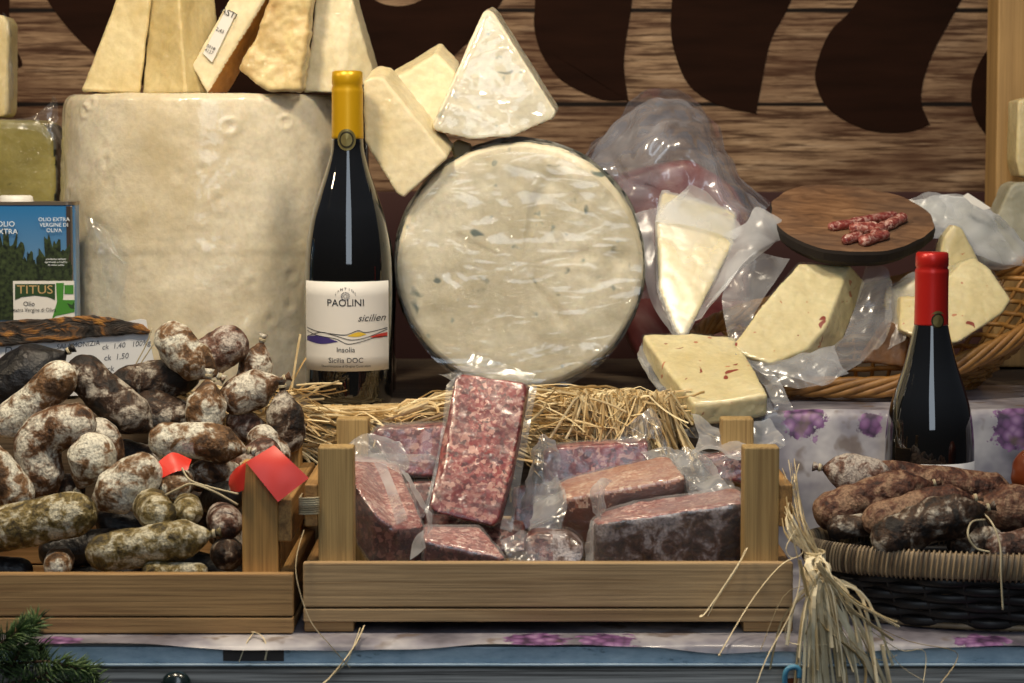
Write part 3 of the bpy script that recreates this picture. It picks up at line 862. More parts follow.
# wedges leaning on it
slabT = lambda *a, label, cat='cheese', group=None, **k: tag(slab(*a, **k), label, cat, group)
f1 = slabT('cheese_block', [(363, 82, 2.262), (372, 77, 2.262), (384, 79, 2.262), (448, 158, 2.252), (403, 199, 2.25), (396, 194, 2.25), (364, 142, 2.256)], (.006, .03, .012), 'wedge_pale', label='smooth pale yellow cheese block leaning beside the yellow bottle cap')
slabT('cheese_block', [(388, 82, 2.325), (436, 53, 2.325), (456, 74, 2.32), (440, 150, 2.30), (424, 160, 2.30)], (.004, .03, .012), 'wedge_pale', label='white wrapped cheese block behind the big triangular wedge')
slabT('cheese_wedge', [(483, 12, 2.285), (488, 9, 2.285), (494, 13, 2.285), (556, 112, 2.27), (553, 119, 2.27), (512, 137, 2.262), (470, 140, 2.262), (434, 131, 2.262), (432, 125, 2.265)], (.004, .045, .005), ['blue_paste', 'rind_orange'],
      pick=lambda c, n_, nf: 1 if n_.z < -.75 else 0, label='big triangular wrapped cheese wedge on top of the round blue-veined wheel')
hw_ = [o for o in bpy.data.objects if o.get('label', '').startswith('big triangular')][0]
link('plastic_wrap', bag_shell([(486, 13, 2.285), (490, 13, 2.285), (553, 114, 2.27), (512, 135, 2.262), (470, 138, 2.262), (435, 129, 2.262)], (.004, .045, .005), .0014, .0012), 'film_wrap', hw_)
slabT('cheese_piece', [(450, 146, 2.3), (458, 139, 2.3), (472, 144, 2.3), (470, 158, 2.3), (455, 160, 2.3)], (0, .03, 0), 'wedge_cream', label='small tan cheese piece wedged under the big triangular wedge')

# ------------------------------------------------------------------ LEFT: olive cheese, slab, tin, sign
slabT('round_cheese', [(-60, 124, 2.56), (-20, 119, 2.56), (36, 120, 2.56), (46, 124, 2.56), (55, 142, 2.56), (57, 180, 2.56), (54, 250, 2.56), (40, 350, 2.56), (-60, 362, 2.56)], (0, .09, 0), ['olive_cheese', 'blue_rind'], voxel=.003, bev=.006,
      pick=lambda c, n_, nf: 1 if n_.x > .6 else 0, label='olive-coloured cheese with dark specks behind the oil tin')
oc = [o for o in bpy.data.objects if o.get('label', '').startswith('olive-coloured')][0]
link('plastic_wrap', sheet_mesh([[(0, 119, 2.558), (30, 116, 2.558), (44, 108, 2.558), (54, 96, 2.558)], [(0, 122, 2.554), (32, 122, 2.554), (50, 124, 2.554), (57, 100, 2.556)], [(0, 128, 2.552), (34, 130, 2.552), (54, 140, 2.552), (59, 118, 2.556)]], 30, 10, .003, 40), 'film_clear', oc)
s1 = slabT('cheese_wedge', [(-40, 6, 2.57), (4, 16, 2.57), (9, 24, 2.57), (8, 112, 2.57), (4, 117, 2.57), (-40, 117, 2.57)], (0, .05, 0), 'wedge_cream', voxel=.003, label='wrapped pale wedge at the far left on top of the olive-coloured cheese')
link('plastic_wrap', sheet_mesh([[(2, 12, 2.568), (10, 20, 2.568), (12, 22, 2.59)], [(6, 40, 2.566), (11, 45, 2.568), (13, 46, 2.59)], [(5, 80, 2.566), (12, 82, 2.568), (13, 84, 2.59)], [(4, 116, 2.566), (10, 114, 2.568), (12, 114, 2.59)]], 10, 24, .003, 45), 'film_clear', s1)

TN = 2.29
tx0, tx1 = X(-55, 260, TN), X(75, 260, TN); tz1 = ZY(203, TN)
tin = empty('oil_tin', ((tx0 + tx1) / 2, TN + .04, STEP), 'blue olive oil tin with green label and white lid', 'tin')


def rbox(x0, x1, y0, y1, z0, z1, r, seg=6):
    pts = []
    for cx_, cy_, a0 in ((x1 - r, y0 + r, -PI / 2), (x1 - r, y1 - r, 0), (x0 + r, y1 - r, PI / 2), (x0 + r, y0 + r, PI)):
        for k in range(seg + 1): a = a0 + PI / 2 * k / seg; pts.append(Vector((cx_ + r * math.cos(a), cy_ + r * math.sin(a), z0)))
    return MB().prism(pts, (0, 0, z1 - z0))


rbox(tx0, tx1, TN, TN + .032, STEP + .001, tz1 - .002, .008).out('can', 'tin_sky', tin, False)
rbox(tx0 - .0008, tx1 + .0008, TN - .0008, TN + .0328, tz1 - .002, tz1 + .0012, .0088).out('rim', 'tin_metal', tin, False)
lid = P(16, 200, TN + .017)
MB().lathe([(0, tz1 + .007), (.014, tz1 + .007), (.016, tz1 + .0055), (.0162, tz1 + .003), (.017, tz1 + .001), (.017, tz1)], (lid.x, TN + .017, 0), 32).out('lid', 'cap_white', tin, True)
MB().span(X(67, 260, TN), X(72, 260, TN), TN - .001, TN + .001, STEP + .003, tz1 - .003, .0002).out('seam', 'tin_dark', tin)
MB().span(X(71.3, 260, TN), X(73, 260, TN), TN - .0016, TN + .001, STEP + .003, tz1 - .003, .0004).out('seam', 'tin_metal', tin)
rt = random.Random(5)
for ti_, (tx_, ty_, tw_, th_) in enumerate(((55, 285, 34, 48), (30, 285, 24, 30), (7, 290, 34, 60), (-16, 285, 30, 60), (66, 285, 12, 26))):
    pts = []
    for k in range(26):
        a = PI * k / 25; rj = 1 + .22 * rt.uniform(-1, 1)
        pts.append(P(tx_ - tw_ / 2 * math.cos(a) * rj, ty_ - th_ * math.sin(a) ** .7 * rj * (.95), TN - .0012 - .00012 * ti_))
    pts += [P(tx_ + tw_ / 2, 320, TN - .0012 - .00012 * ti_), P(tx_ - tw_ / 2, 320, TN - .0012 - .00012 * ti_)]
    MB().prism(pts, (0, .0004, 0)).out('printed_tree', 'tin_tree', tin)
l0, l1 = P(13, 281, TN - .002), P(75.5, 330, TN - .002)
tl_ = MB().span(l0.x, l1.x - .0006, TN - .0024, TN - .0012, l1.z, l0.z, .0001).out('label', 'label_paper', tin)
tp = lambda x, y, d=.0004: P(x, y, TN - .0024 - d)
MB().prism([tp(15, 284), tp(55, 284), tp(55, 300), tp(48, 297), tp(35, 295.5), tp(22, 297), tp(15, 300)], (0, .0003, 0)).out('printed_band', 'ink_dark_green', tl_)
MB().prism([tp(56, 283), tp(64, 283), tp(63, 300), tp(74.5, 300), tp(74.5, 312), tp(56, 316), tp(52, 319), tp(57, 302)], (0, .0003, 0)).out('printed_band', 'ink_green', tl_)
MB().prism([tp(64.5, 285), tp(73.5, 285), tp(73.5, 294), tp(64.5, 294)], (0, .0003, 0)).out('leaf_logo', 'ink_green', tl_)
MB().prism([tp(67, 303, .0006), tp(72, 305, .0006), tp(74, 302, .0006), tp(74, 309, .0006), tp(70, 308, .0006)], (0, .0003, 0)).out('printed_leaf', 'ink_dark_green', tl_)
link('lettering', text_mesh('TITUS', .0115, lambda x, y: tp(35, 290, .0006) + Vector((x * 1.15, 0, y))), 'ink_tan', tl_, False)
link('lettering', text_mesh('Olio', .0062, lambda x, y: tp(29, 304, .0006) + Vector((x, 0, y))), 'ink_black', tl_, False)
link('lettering', join_meshes([text_mesh('extra Vergine di Oliva', .0052, lambda x, y: tp(34.5, 310, .0008) + Vector((x * .88, 0, y)))]), 'ink_black', tl_, False)
link('lettering', join_meshes([text_mesh('OLIO EXTRA\nVERGINE DI\nOLIVA', .0052, lambda x, y: tp(54, 225, .0002) + Vector((x, 0, y))), text_mesh('OLIO\nEXTRA', .0072, lambda x, y: tp(6, 228, .0002) + Vector((x, 0, y))),
                               text_mesh('prodotto italiano\nspremuto a freddo\nda olive scelte', .0028, lambda x, y: tp(56, 262, .0002) + Vector((x, 0, y)))]), 'ink_white', tin, False)

SG = 2.2
sg = empty('price_sign', P(75, 395, SG), 'charred bark slat with handwritten white price card behind the salamis', 'sign')
slab('bark_slat', [(-30, 322, SG - .004), (20, 320, SG - .004), (60, 317, SG - .004), (92, 315, SG - .004), (120, 319, SG - .004), (143, 325, SG - .004), (153, 333, SG - .004), (110, 336, SG - .004), (40, 343, SG - .004), (-30, 348, SG - .004)], (0, .0035, 0), 'charred_wood', sg, bev=.0008, rough=.0009, voxel=.0012)
cdp = [P(-30, 349, SG), P(2, 346, SG), P(140, 319, SG), P(146, 320, SG), P(160, 393, SG), P(0, 398, SG), P(-30, 398, SG)]
card = MB().prism(cdp, (0, .0012, 0)).out('card', 'paper_card', sg)
hw = lambda x0_, y0_: quadfn(P(x0_, y0_, SG), P(x0_ + 30, y0_ - 3, SG), P(x0_ + 1.5, y0_ - 20, SG), .0003)
link('handwriting', join_meshes([text_mesh('D', .010, hw(8, 351), shear=.2), text_mesh('SALAMONIZIA', .0062, hw(78, 345), shear=.2), text_mesh('ck  1,40   100%g', .0068, hw(126, 345), shear=.25),
                                 text_mesh('ck  1,50', .0072, hw(116, 357), shear=.25), text_mesh('ck', .0075, hw(110, 369), shear=.25)]), 'pen_ink', card, False)
MB().tube(catmull([P(152, 328, SG - .03), P(146, 345, SG - .03), P(138, 360, SG - .03), P(134, 368, SG - .03)], 14), .0006, 6).out('twine', 'string', sg, True)
MB().tube(catmull([P(160, 332, SG - .03), P(152, 346, SG - .03), P(143, 360, SG - .03), P(138, 368, SG - .03)], 14), .0006, 6).out('twine', 'string', sg, True)


# ------------------------------------------------------------------ SALAMI HEAPS
def sweep_mesh(pts, r, seed, n=22, rings=40, wr=.06, pinch=(1, 1), taper=.8):
    L = sum((pts[i + 1] - pts[i]).length for i in range(len(pts) - 1))
    d0 = (pts[1] - pts[0]).normalized(); d1 = (pts[-1] - pts[-2]).normalized()
    full = [pts[0] - d0 * r * .9] + pts + [pts[-1] + d1 * r * .9]
    cl = catmull(full, rings); tot = [0]
    for i in range(1, rings): tot.append(tot[-1] + (cl[i] - cl[i - 1]).length)
    T = tot[-1]; R_ = []; vs = []
    for t in tot:
        a = min(t, T - t); q_ = min(1, a / (r * 1.15)); prof = math.sqrt(max(0, 1 - (1 - q_) ** 2)) ** (.85)
        if t < T / 2: prof = prof if pinch[0] < 2 else q_ ** .8
        else: prof = prof if pinch[1] < 2 else q_ ** .8
        R_.append(max(.02, prof) * r * (1 + .07 * nz((t * 20, seed, 0), 1, seed)))
    t0 = d0; u = Vector((0, 0, 1)) if abs(t0.z) < .9 else Vector((0, 1, 0))
    for i in range(rings):
        t = (cl[min(i + 1, rings - 1)] - cl[max(i - 1, 0)]).normalized()
        u = (u - t * u.dot(t)).normalized(); w_ = t.cross(u)
        for j in range(n):
            a = 2 * PI * j / n; dr = u * math.cos(a) + w_ * math.sin(a)
            p = cl[i] + dr * R_[i]
            p += dr * r * (wr * (nz(p, 70, seed) + .6 * nz(p, 150, seed)) + .09 * nz(p, 25, seed) - wr * .9 * max(0, crease(p, 38, seed) - .75)) * min(1, R_[i] / r + .2)
            vs.append(p)
    fs = [(i * n + j, i * n + (j + 1) % n, (i + 1) * n + (j + 1) % n, (i + 1) * n + j) for i in range(rings - 1) for j in range(n)]
    fs += [tuple(range(n))[::-1], tuple((rings - 1) * n + j for j in range(n))]
    return vs, fs, cl


class Saus:
    def __init__(s, pts, r, Y, mat, label, knot=None, string=None, fixed=False):
        s.px = pts; s.r = r * 1.13; s.Y = Y; s.mat = mat; s.label = label; s.knot = knot; s.string = string; s.fixed = fixed

    def axis(s): return [P(p[0], p[1], s.Y + (p[2] if len(p) > 2 else 0)) for p in s.px]
    def rad(s): return M(s.r, s.Y)


def relax(S, lo, hi, it=80):
    for _ in range(it):
        smp = []
        for s in S:
            a = s.axis(); smp.append((catmull(a, 9), s.rad()))
        dy = [0] * len(S)
        for i in range(len(S)):
            for j in range(i):
                best = 0
                for p in smp[i][0]:
                    for q_ in smp[j][0]:
                        d = (p - q_).length; pen = (smp[i][1] + smp[j][1]) * .97 - d
                        if pen > best: best = pen
                if best > 0:
                    f = 1 if S[i].Y >= S[j].Y else -1
                    if not S[i].fixed: dy[i] += f * best * .3
                    if not S[j].fixed: dy[j] -= f * best * .3
        for s, d in zip(S, dy):
            mx = max((p[2] if len(p) > 2 else 0) for p in s.px)
            s.Y = min(max(s.Y + max(-.006, min(.006, d)), lo + s.rad()), (hi if s.axis()[0].z - s.rad() < STEP + .003 else hi + .06) - s.rad() - mx)


def build_saus(S, group, wr=.07):
    for k, s in enumerate(S):
        a = s.axis(); r = s.rad(); pn = (2 if s.knot in ('a', 'ab') else 1, 2 if s.knot in ('b', 'ab') else 1)
        vs, fs, cl = sweep_mesh(a, r, k + 11, wr=wr, pinch=pn)
        e = empty('salami', a[0], s.label, 'salami', group)
        link('casing', mesh(vs, fs), s.mat, e)
        for en, side in ((0, 'a'), (-1, 'b')):
            if s.knot and side in s.knot:
                d = (cl[0] - cl[1]).normalized() if en == 0 else (cl[-1] - cl[-2]).normalized()
                p = cl[en] - d * .001
                b = MB().tube([p, p + d * .002, p + d * .0045, p + d * .008], [.003, .0022, .0027, .0045], 9)
                b.out('tied_end', s.mat, e, True)
                bb = MB()
                for q_ in (.0018, .003):
                    o1 = d.orthogonal().normalized(); o2 = d.cross(o1)
                    bb.tube([p + d * q_ + (o1 * math.cos(t) + o2 * math.sin(t)) * .003 for t in [2 * PI * i / 12 for i in range(13)]], .0006, 5)
                if s.string:
                    bb.tube(catmull([p + d * .002] + [P(*c_) for c_ in s.string], 30), .0008, 6)
                bb.out('string', 'string', e, True)


W, MO, OL, DK, BK, BR, FR = 'casing_white', 'casing_mold', 'casing_olive', 'casing_dark', 'casing_black', 'casing_brown', 'casing_frost'
LS = [
    Saus([(-30, 422), (8, 388), (44, 366)], 27, 2.10, BK, 'thick black salami lying across the far left beneath the price card', 'b'),
    Saus([(10, 422), (36, 400), (60, 378)], 17, 2.06, W, 'pale white salami lying diagonally in front of the black one'),
    Saus([(45, 486), (38, 452), (46, 434), (76, 424)], 20, 2.02, MO, 'sharply bent white-moulded salami shaped like an upside-down L', 'a'),
    Saus([(84, 374), (110, 398), (138, 420)], 19, 2.08, DK, 'brown salami with a dark top end sloping down below the price card', 'b'),
    Saus([(127, 386), (150, 380), (182, 376)], 17.5, 2.13, DK, 'dark mottled salami lying level just right of the price card'),
    Saus([(173, 340), (187, 357), (202, 366)], 18.5, 2.12, W, 'topmost white salami of the heap with its pinched end pointing down right', 'b'),
    Saus([(203, 361), (218, 352), (230, 345)], 18.5, 2.16, FR, 'greyish salami tucked behind the topmost one', 'a'),
    Saus([(258, 357), (252, 380)], 16, 2.17, MO, 'upright white salami near the top right of the heap', 'a'),
    Saus([(238, 397), (252, 390), (266, 385)], 18, 2.11, MO, 'fat salami lying level below the upright one at the top right', 'b'),
    Saus([(207, 396), (205, 416)], 19, 2.09, W, 'cone-shaped salami hanging from a pinched top in the middle of the heap', 'a'),
    Saus([(284, 405), (287, 436)], 17, 2.08, DK, 'upright brown salami at the right edge of the heap beside the straw', 'a'),
    Saus([(166, 440), (200, 441), (230, 447)], 17.5, 2.02, W, 'white salami lying level below the cone-shaped one', 'b'),
    Saus([(240, 420), (254, 432)], 13, 2.13, FR, 'short salami showing between the upright ones at the right of the heap'),
    Saus([(94, 455), (87, 470)], 22, 2.0, W, 'stubby salami with its puckered end facing the viewer', 'b'),
    Saus([(98, 436), (106, 452)], 18, 2.06, MO, 'short brown salami behind the stubby puckered one'),
    Saus([(108, 497), (126, 485), (141, 474)], 21, 1.97, W, 'thick white salami sloping up to the right in the middle front', 'a'),
    Saus([(-8, 462), (8, 482), (17, 494)], 17, 1.99, W, 'pale salami at the far left edge sloping down to the right'),
    Saus([(-24, 534), (30, 523), (76, 514)], 21, 1.95, OL, 'long olive-brown salami lying level at the lower left'),
    Saus([(104, 552), (150, 545), (194, 537)], 18.5, 1.93, OL, 'long speckled salami lying along the front plank of the crate', 'b'),
    Saus([(158, 514, 0), (152, 506, .04)], 17, 1.96, OL, 'round salami end just above the long speckled one'),
    Saus([(189, 513, 0), (187, 506, .04)], 13, 1.97, OL, 'small pointed salami end between two rounder ends', 'a'),
    Saus([(226, 524, 0), (222, 518, .04)], 15, 1.94, FR, 'round white salami end left of the crate post'),
    Saus([(229, 556, 0), (226, 552, .04)], 15, 1.94, DK, 'dark salami end low beside the crate post', 'a'),
    Saus([(174, 486, 0), (180, 478, .04)], 15, 1.99, W, 'white salami end right of the thick sloping one'),
    Saus([(202, 476), (226, 470)], 15, 2.02, MO, 'salami with looped twine left of the red paper tag', 'b'),
    Saus([(246, 466), (266, 452)], 14, 2.06, FR, 'salami half hidden behind the red paper tag'),
    Saus([(58, 566, 0), (60, 560, .03)], 13, 1.93, W, 'small pale salami end peeping over the front plank'),
    Saus([(150, 571), (200, 571)], 8, 1.925, OL, 'thin salami lying low along the front plank'),
    Saus([(55, 552), (112, 544)], 16, 1.99, BK, 'black filler salami standing in for shade above the front plank'),  # added filler, its black casing stands in for shade in the gap
    Saus([(122, 458), (150, 464)], 17, 2.07, DK, 'dark bluish salami beneath the sloping brown one'),
    Saus([(150, 407), (178, 416)], 16, 2.14, DK, 'dark salami behind the cone-shaped one'),
    Saus([(262, 440), (276, 456)], 15, 2.06, MO, 'salami below the upright brown one near the red tag'),
    Saus([(232, 495, 0), (215, 500, .03)], 14, 2.03, BK, 'black filler salami standing in for shade behind the crate post'),  # from here down: added fillers, dark casings painting shade into the gaps
    Saus([(110, 522), (150, 530)], 14, 2.01, BK, 'black shade-filling salami between the two long lower ones'),
    Saus([(176, 562), (232, 575)], 14, 2.02, BK, 'black shade-filling salami behind the dark end beside the crate post'),
    Saus([(75, 582), (130, 574)], 13, 1.98, BK, 'black shade-filling salami barely showing between the small pale end and the long speckled one'),
    Saus([(200, 505), (232, 540)], 15, 2.05, DK, 'dark shade-filling salami deep behind the round white end at the crate post'),
    Saus([(20, 500), (70, 490)], 15, 2.06, DK, 'dark shade-filling salami behind the bent salami at the left'),
    Saus([(20, 572), (-30, 568)], 13, 1.95, BK, 'black shade-filling salami in the lower left corner of the crate'),
]
relax(LS, LF + .0125, 2.118)
build_saus(LS, 'whole salamis heaped in the left crate')
# twine between salamis of the heap
tag(MB().tube(catmull([P(160, 498, 1.95), P(178, 489, 1.945), P(192, 484, 1.94), P(215, 492, 1.93), P(238, 505, 1.93)], 30), .001, 6).tube(catmull([P(182, 468, 1.96), P(190, 480, 1.955), P(210, 487, 1.95), P(238, 494, 1.94)], 26), .0009, 6).out('twine', 'string', None, True),
    'pale double twine looped over the salamis left of the crate post', 'twine')
# red paper
rp = LF + .005
tg = empty('paper_tag', P(260, 462, rp + .01), 'red paper tag folded over the corner post of the salami crate', 'tag')
me = sheet_mesh([[(246, 462, rp), (274, 445, rp + .014)], [(262, 482, rp - .002), (291, 461, rp + .004)], [(278, 502, rp - .004), (309, 478, rp + .001)]], 12, 16, .0006, 25)
link('flap', me, 'tag_red', tg)
link('flap', sheet_mesh([[(246, 462, rp + .002), (246, 463, rp), (244, 490, rp)], [(236, 468, rp + .004), (236, 478, rp + .002), (238, 492, rp + .002)], [(230, 476, rp + .012), (229, 484, rp + .01), (231, 491, rp + .01)]], 12, 10, .0006, 25), 'tag_red', tg)
tag(link('red_paper', sheet_mesh([[(155, 465, 1.985), (172, 452, 1.99), (192, 459, 1.995)], [(158, 472, 1.98), (174, 462, 1.982), (190, 464, 1.985)], [(161, 478, 1.975), (176, 472, 1.975), (188, 470, 1.98)]], 12, 8, .001, 30), 'tag_red'),
    'red paper scrap tucked between salamis under the level white one', 'paper')

# ------------------------------------------------------------------ BLACK BASKET + SAUSAGES
bc = Vector((X(1030, 560, 1.965), 1.965, 0)); BA, BB, BH = .184, .094, .066
kb_ = empty('basket', (bc.x, bc.y, .0008), 'black woven oval basket of dry sausages with corded brown rim', 'basket')
ell = lambda a, sx, z, out=0: Vector((bc.x + (BA * sx + out) * math.cos(a), bc.y + (BB * sx + out) * math.sin(a), z))
NS = 30
sxz = lambda z: .80 + .2 * (z / BH) ** .8
for kz in range(7):
    z = .0065 + kz * .0068; pts = []
    for i in range(NS * 6 + 1):
        a = 2 * PI * i / (NS * 6); ph = (1 if kz % 2 else -1) * math.cos(NS / 2 * a)
        pts.append(ell(a, sxz(z), z, .0036 * ph))
    MB().tube(pts, .0038, 6, .45, False, Vector((0, 0, 1))).out('weave_strand', 'wicker_black', kb_, True)
for i in range(NS):
    a = 2 * PI * (i + .5) / NS
    MB().tube([ell(a, sxz(z), z) for z in (.001, .015, .03, .045, .056)], .0017, 6).out('stake', 'wicker_black', kb_, True)
b = MB().lathe([(0, 0), (1, 0), (1, .002), (0, .002)], (0, 0, 0), 60)
for v in b.v: v.x = bc.x + v.x * BA * .78; v.y = bc.y + v.y * BB * .78; v.z += .0012
b.out('base', 'wicker_black', kb_)
b = MB().tube([ell(2 * PI * i / 120, .81, .0035, .001) for i in range(121)], .0026, 7); b.out('foot_ring', 'rim_cord', kb_, True)
# rim band with cord wrapping
pts = [ell(2 * PI * i / 140, 1, BH - .011) for i in range(141)]
vs = []; m2 = 10
b = MB().tube(pts, .0105, 12, .35, False, Vector((0, 0, 1))); b.out('rim', 'rim_cord', kb_, True)
NW = 250; b = MB()
for i in range(NW):
    a = 2 * PI * i / NW; t = (ell(a + .01, 1, 0) - ell(a - .01, 1, 0)).normalized(); o = Vector((t.y, -t.x, 0)); c_ = ell(a, 1, BH - .011)
    lp = [c_ + Vector((0, 0, 1)) * math.cos(q_) * .0114 + o * math.sin(q_) * .0047 + t * (.0012 * math.cos(q_)) for q_ in [2 * PI * k / 14 for k in range(15)]]
    b.tube(lp, .00105, 5, 1, False)
b.out('rim_wrapping', 'rim_cord', kb_, True)
RS = [
    Saus([(838, 471), (875, 478)], 17, 2.02, FR, 'frosted sausage with its tied end at the left rim of the black basket', 'a'),
    Saus([(832, 511), (872, 498), (914, 488)], 19, 1.97, BR, 'reddish brown sausage sloping across the left of the black basket', 'b'),
    Saus([(878, 520), (920, 508), (958, 501)], 16, 1.955, BR, 'narrow reddish sausage, middle one of the black basket', 'b'),
    Saus([(892, 538), (930, 522), (966, 513)], 21, 1.92, DK, 'large dark sausage along the front rim of the black basket', 'b'),
    Saus([(994, 507), (1040, 512)], 22, 1.95, BR, 'sausage with string hanging over the black basket rim', 'a', [(990, 520, 1.89), (1000, 545, 1.872), (1001, 575, 1.866), (1003, 610, 1.866)]),
    Saus([(888, 475), (940, 484), (1000, 491)], 16, 2.03, BR, 'long brown sausage across the back of the black basket', 'b'),
    Saus([(1000, 549), (1050, 542)], 15, 1.90, FR, 'frosted sausage at the right front rim of the black basket'),
    Saus([(838, 528), (872, 524)], 11, 1.96, DK, 'short dark sausage under the sloping reddish one in the black basket'),
    Saus([(1034, 466), (1036, 488)], 19, 2.02, 'amber_casing', 'amber-red smooth sausage end at the right picture edge'),
    Saus([(960, 545), (990, 540)], 13, 1.94, DK, 'dark sausage low in the middle of the black basket'),
]
relax(RS, 1.872, 2.06, 60)
for s in RS:
    pass
build_saus(RS, 'dry sausages in the black basket', .1)
tag(MB().tube(catmull([P(985, 520, 1.9), P(972, 522, 1.89), P(968, 535, 1.88), P(976, 548, 1.878), P(990, 552, 1.876)], 24), .0009, 6).out('twine', 'string', None, True), 'loop of twine beside the hanging string in the black basket', 'twine')


# ------------------------------------------------------------------ SALAMI BLOCKS IN THE MIDDLE CRATE
def packed(name, face, vec, mats, label, cat='salami', group='wrapped salami blocks in the middle crate', wrap='film_tight', flaps=(), flapmat=None, grow=.0014, amp=.0005, pick=None, bev=.0024, voxel=.0018, rough=.0005, wl=None):
    o = tag(slab(name, face, vec, mats, None, bev, voxel, rough, pick=pick), label, cat, group)
    w_ = link('plastic_wrap', bag_shell(face, vec, grow, amp), wrap, o)
    for f in flaps: link('bag_flap', sheet_mesh(f[0], *(f[1:] if len(f) > 1 else (22, 22, .0025, 30))), flapmat or ('film_flap' if cat == 'salami' else wrap if wrap != 'film_tight' else 'film_clear'), o)
    return o


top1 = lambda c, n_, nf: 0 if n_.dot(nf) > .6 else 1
packed('salami_block', [(455, 378, 2.055), (461, 374, 2.055), (524, 383, 2.055), (528, 388, 2.055), (512, 470, 2.01), (498, 522, 1.985), (492, 527, 1.985), (435, 513, 1.985), (429, 506, 1.985), (440, 450, 2.02)], (.003, .026, -.003), 'salami_red',
       'tall flat red salami slab standing upright in the middle of the crate', flaps=[([[(446, 385, 2.056), (457, 374, 2.056), (462, 371, 2.056)], [(438, 450, 2.026), (441, 450, 2.026), (443, 450, 2.026)], [(424, 512, 1.99), (430, 514, 1.99), (434, 516, 1.99)]], 8, 20, .001, 30), ([[(530, 384, 2.058), (537, 386, 2.058)], [(515, 470, 2.013), (522, 474, 2.013)], [(500, 528, 1.988), (512, 532, 1.988)]], 8, 20, .0012, 30), ([[(462, 372, 2.056), (495, 375, 2.056), (532, 381, 2.056)], [(452, 366, 2.062), (495, 368, 2.062), (536, 374, 2.062)]], 20, 6, .001, 30)])
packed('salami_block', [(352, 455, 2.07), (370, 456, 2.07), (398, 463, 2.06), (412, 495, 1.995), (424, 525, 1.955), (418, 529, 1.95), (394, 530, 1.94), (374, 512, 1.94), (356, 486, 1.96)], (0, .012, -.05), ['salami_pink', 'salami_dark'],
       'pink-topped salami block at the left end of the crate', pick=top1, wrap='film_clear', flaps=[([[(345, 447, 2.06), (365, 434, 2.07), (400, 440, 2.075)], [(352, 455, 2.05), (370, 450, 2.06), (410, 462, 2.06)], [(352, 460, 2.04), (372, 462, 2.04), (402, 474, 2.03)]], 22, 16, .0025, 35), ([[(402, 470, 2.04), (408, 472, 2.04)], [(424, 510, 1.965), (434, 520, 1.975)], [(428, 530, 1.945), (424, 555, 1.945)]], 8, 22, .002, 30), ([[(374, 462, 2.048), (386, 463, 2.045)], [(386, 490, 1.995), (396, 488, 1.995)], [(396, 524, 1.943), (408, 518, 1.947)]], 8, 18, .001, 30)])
packed('salami_block', [(369, 436, 2.1), (380, 428, 2.1), (446, 425, 2.1), (446, 478, 2.085), (398, 475, 2.085)], (0, .028, 0), 'salami_red', 'speckled salami block behind the tall slab on its left', wrap='film_clear',
       flaps=[([[(368, 452, 2.085), (400, 452, 2.08), (440, 456, 2.08)], [(372, 460, 2.075), (402, 460, 2.068), (440, 464, 2.07)], [(378, 466, 2.08), (404, 468, 2.075), (440, 470, 2.08)]], 24, 10, .002, 35)])
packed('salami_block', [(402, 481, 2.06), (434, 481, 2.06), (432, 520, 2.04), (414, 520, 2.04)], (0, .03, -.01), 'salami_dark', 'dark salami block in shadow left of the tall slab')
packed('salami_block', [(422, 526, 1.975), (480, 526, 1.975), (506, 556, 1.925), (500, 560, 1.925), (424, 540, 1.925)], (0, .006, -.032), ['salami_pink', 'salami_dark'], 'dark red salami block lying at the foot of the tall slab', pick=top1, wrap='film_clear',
       flaps=[([[(500, 540, 1.94), (520, 530, 1.945), (540, 545, 1.95)], [(505, 552, 1.93), (525, 548, 1.93), (545, 556, 1.935)], [(508, 562, 1.925), (525, 562, 1.92), (548, 562, 1.925)]], 20, 14, .004, 40), ([[(424, 530, 1.94), (412, 545, 1.94)], [(426, 548, 1.925), (410, 560, 1.925)]], 8, 8, .002, 30)])
packed('salami_block', [(543, 454, 2.095), (560, 447, 2.095), (648, 441, 2.095), (650, 472, 2.085), (544, 492, 2.085)], (0, .028, 0), 'salami_red', 'red marbled salami block at the back right of the tall slab', wrap='film_clear',
       flaps=[([[(528, 470, 2.09), (535, 440, 2.09), (545, 432, 2.09), (556, 440, 2.09)], [(522, 490, 2.07), (532, 465, 2.065), (545, 462, 2.065), (560, 470, 2.07)], [(520, 510, 2.06), (530, 505, 2.05), (545, 500, 2.05), (560, 500, 2.05)]], 26, 18, .004, 35), ([[(615, 440, 2.09), (640, 415, 2.095), (655, 408, 2.1), (668, 440, 2.09)], [(625, 448, 2.085), (645, 438, 2.085), (660, 440, 2.085), (672, 455, 2.08)]], 24, 12, .004, 35)])
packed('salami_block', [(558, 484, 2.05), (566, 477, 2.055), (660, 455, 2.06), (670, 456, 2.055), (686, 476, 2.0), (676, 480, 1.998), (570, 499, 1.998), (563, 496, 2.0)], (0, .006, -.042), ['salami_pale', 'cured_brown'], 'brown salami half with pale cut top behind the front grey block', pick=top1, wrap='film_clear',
       flaps=[([[(532, 500, 2.03), (540, 488, 2.045), (558, 478, 2.055)], [(528, 520, 2.0), (545, 505, 2.005), (566, 496, 2.0)], [(528, 532, 1.985), (545, 530, 1.98), (562, 528, 1.985)]], 20, 18, .004, 30), ([[(668, 452, 2.06), (690, 446, 2.05), (716, 460, 2.05)], [(684, 474, 2.0), (700, 482, 2.0), (722, 478, 2.01)], [(690, 496, 1.985), (710, 500, 1.985), (735, 492, 1.99)]], 22, 20, .006, 35)])
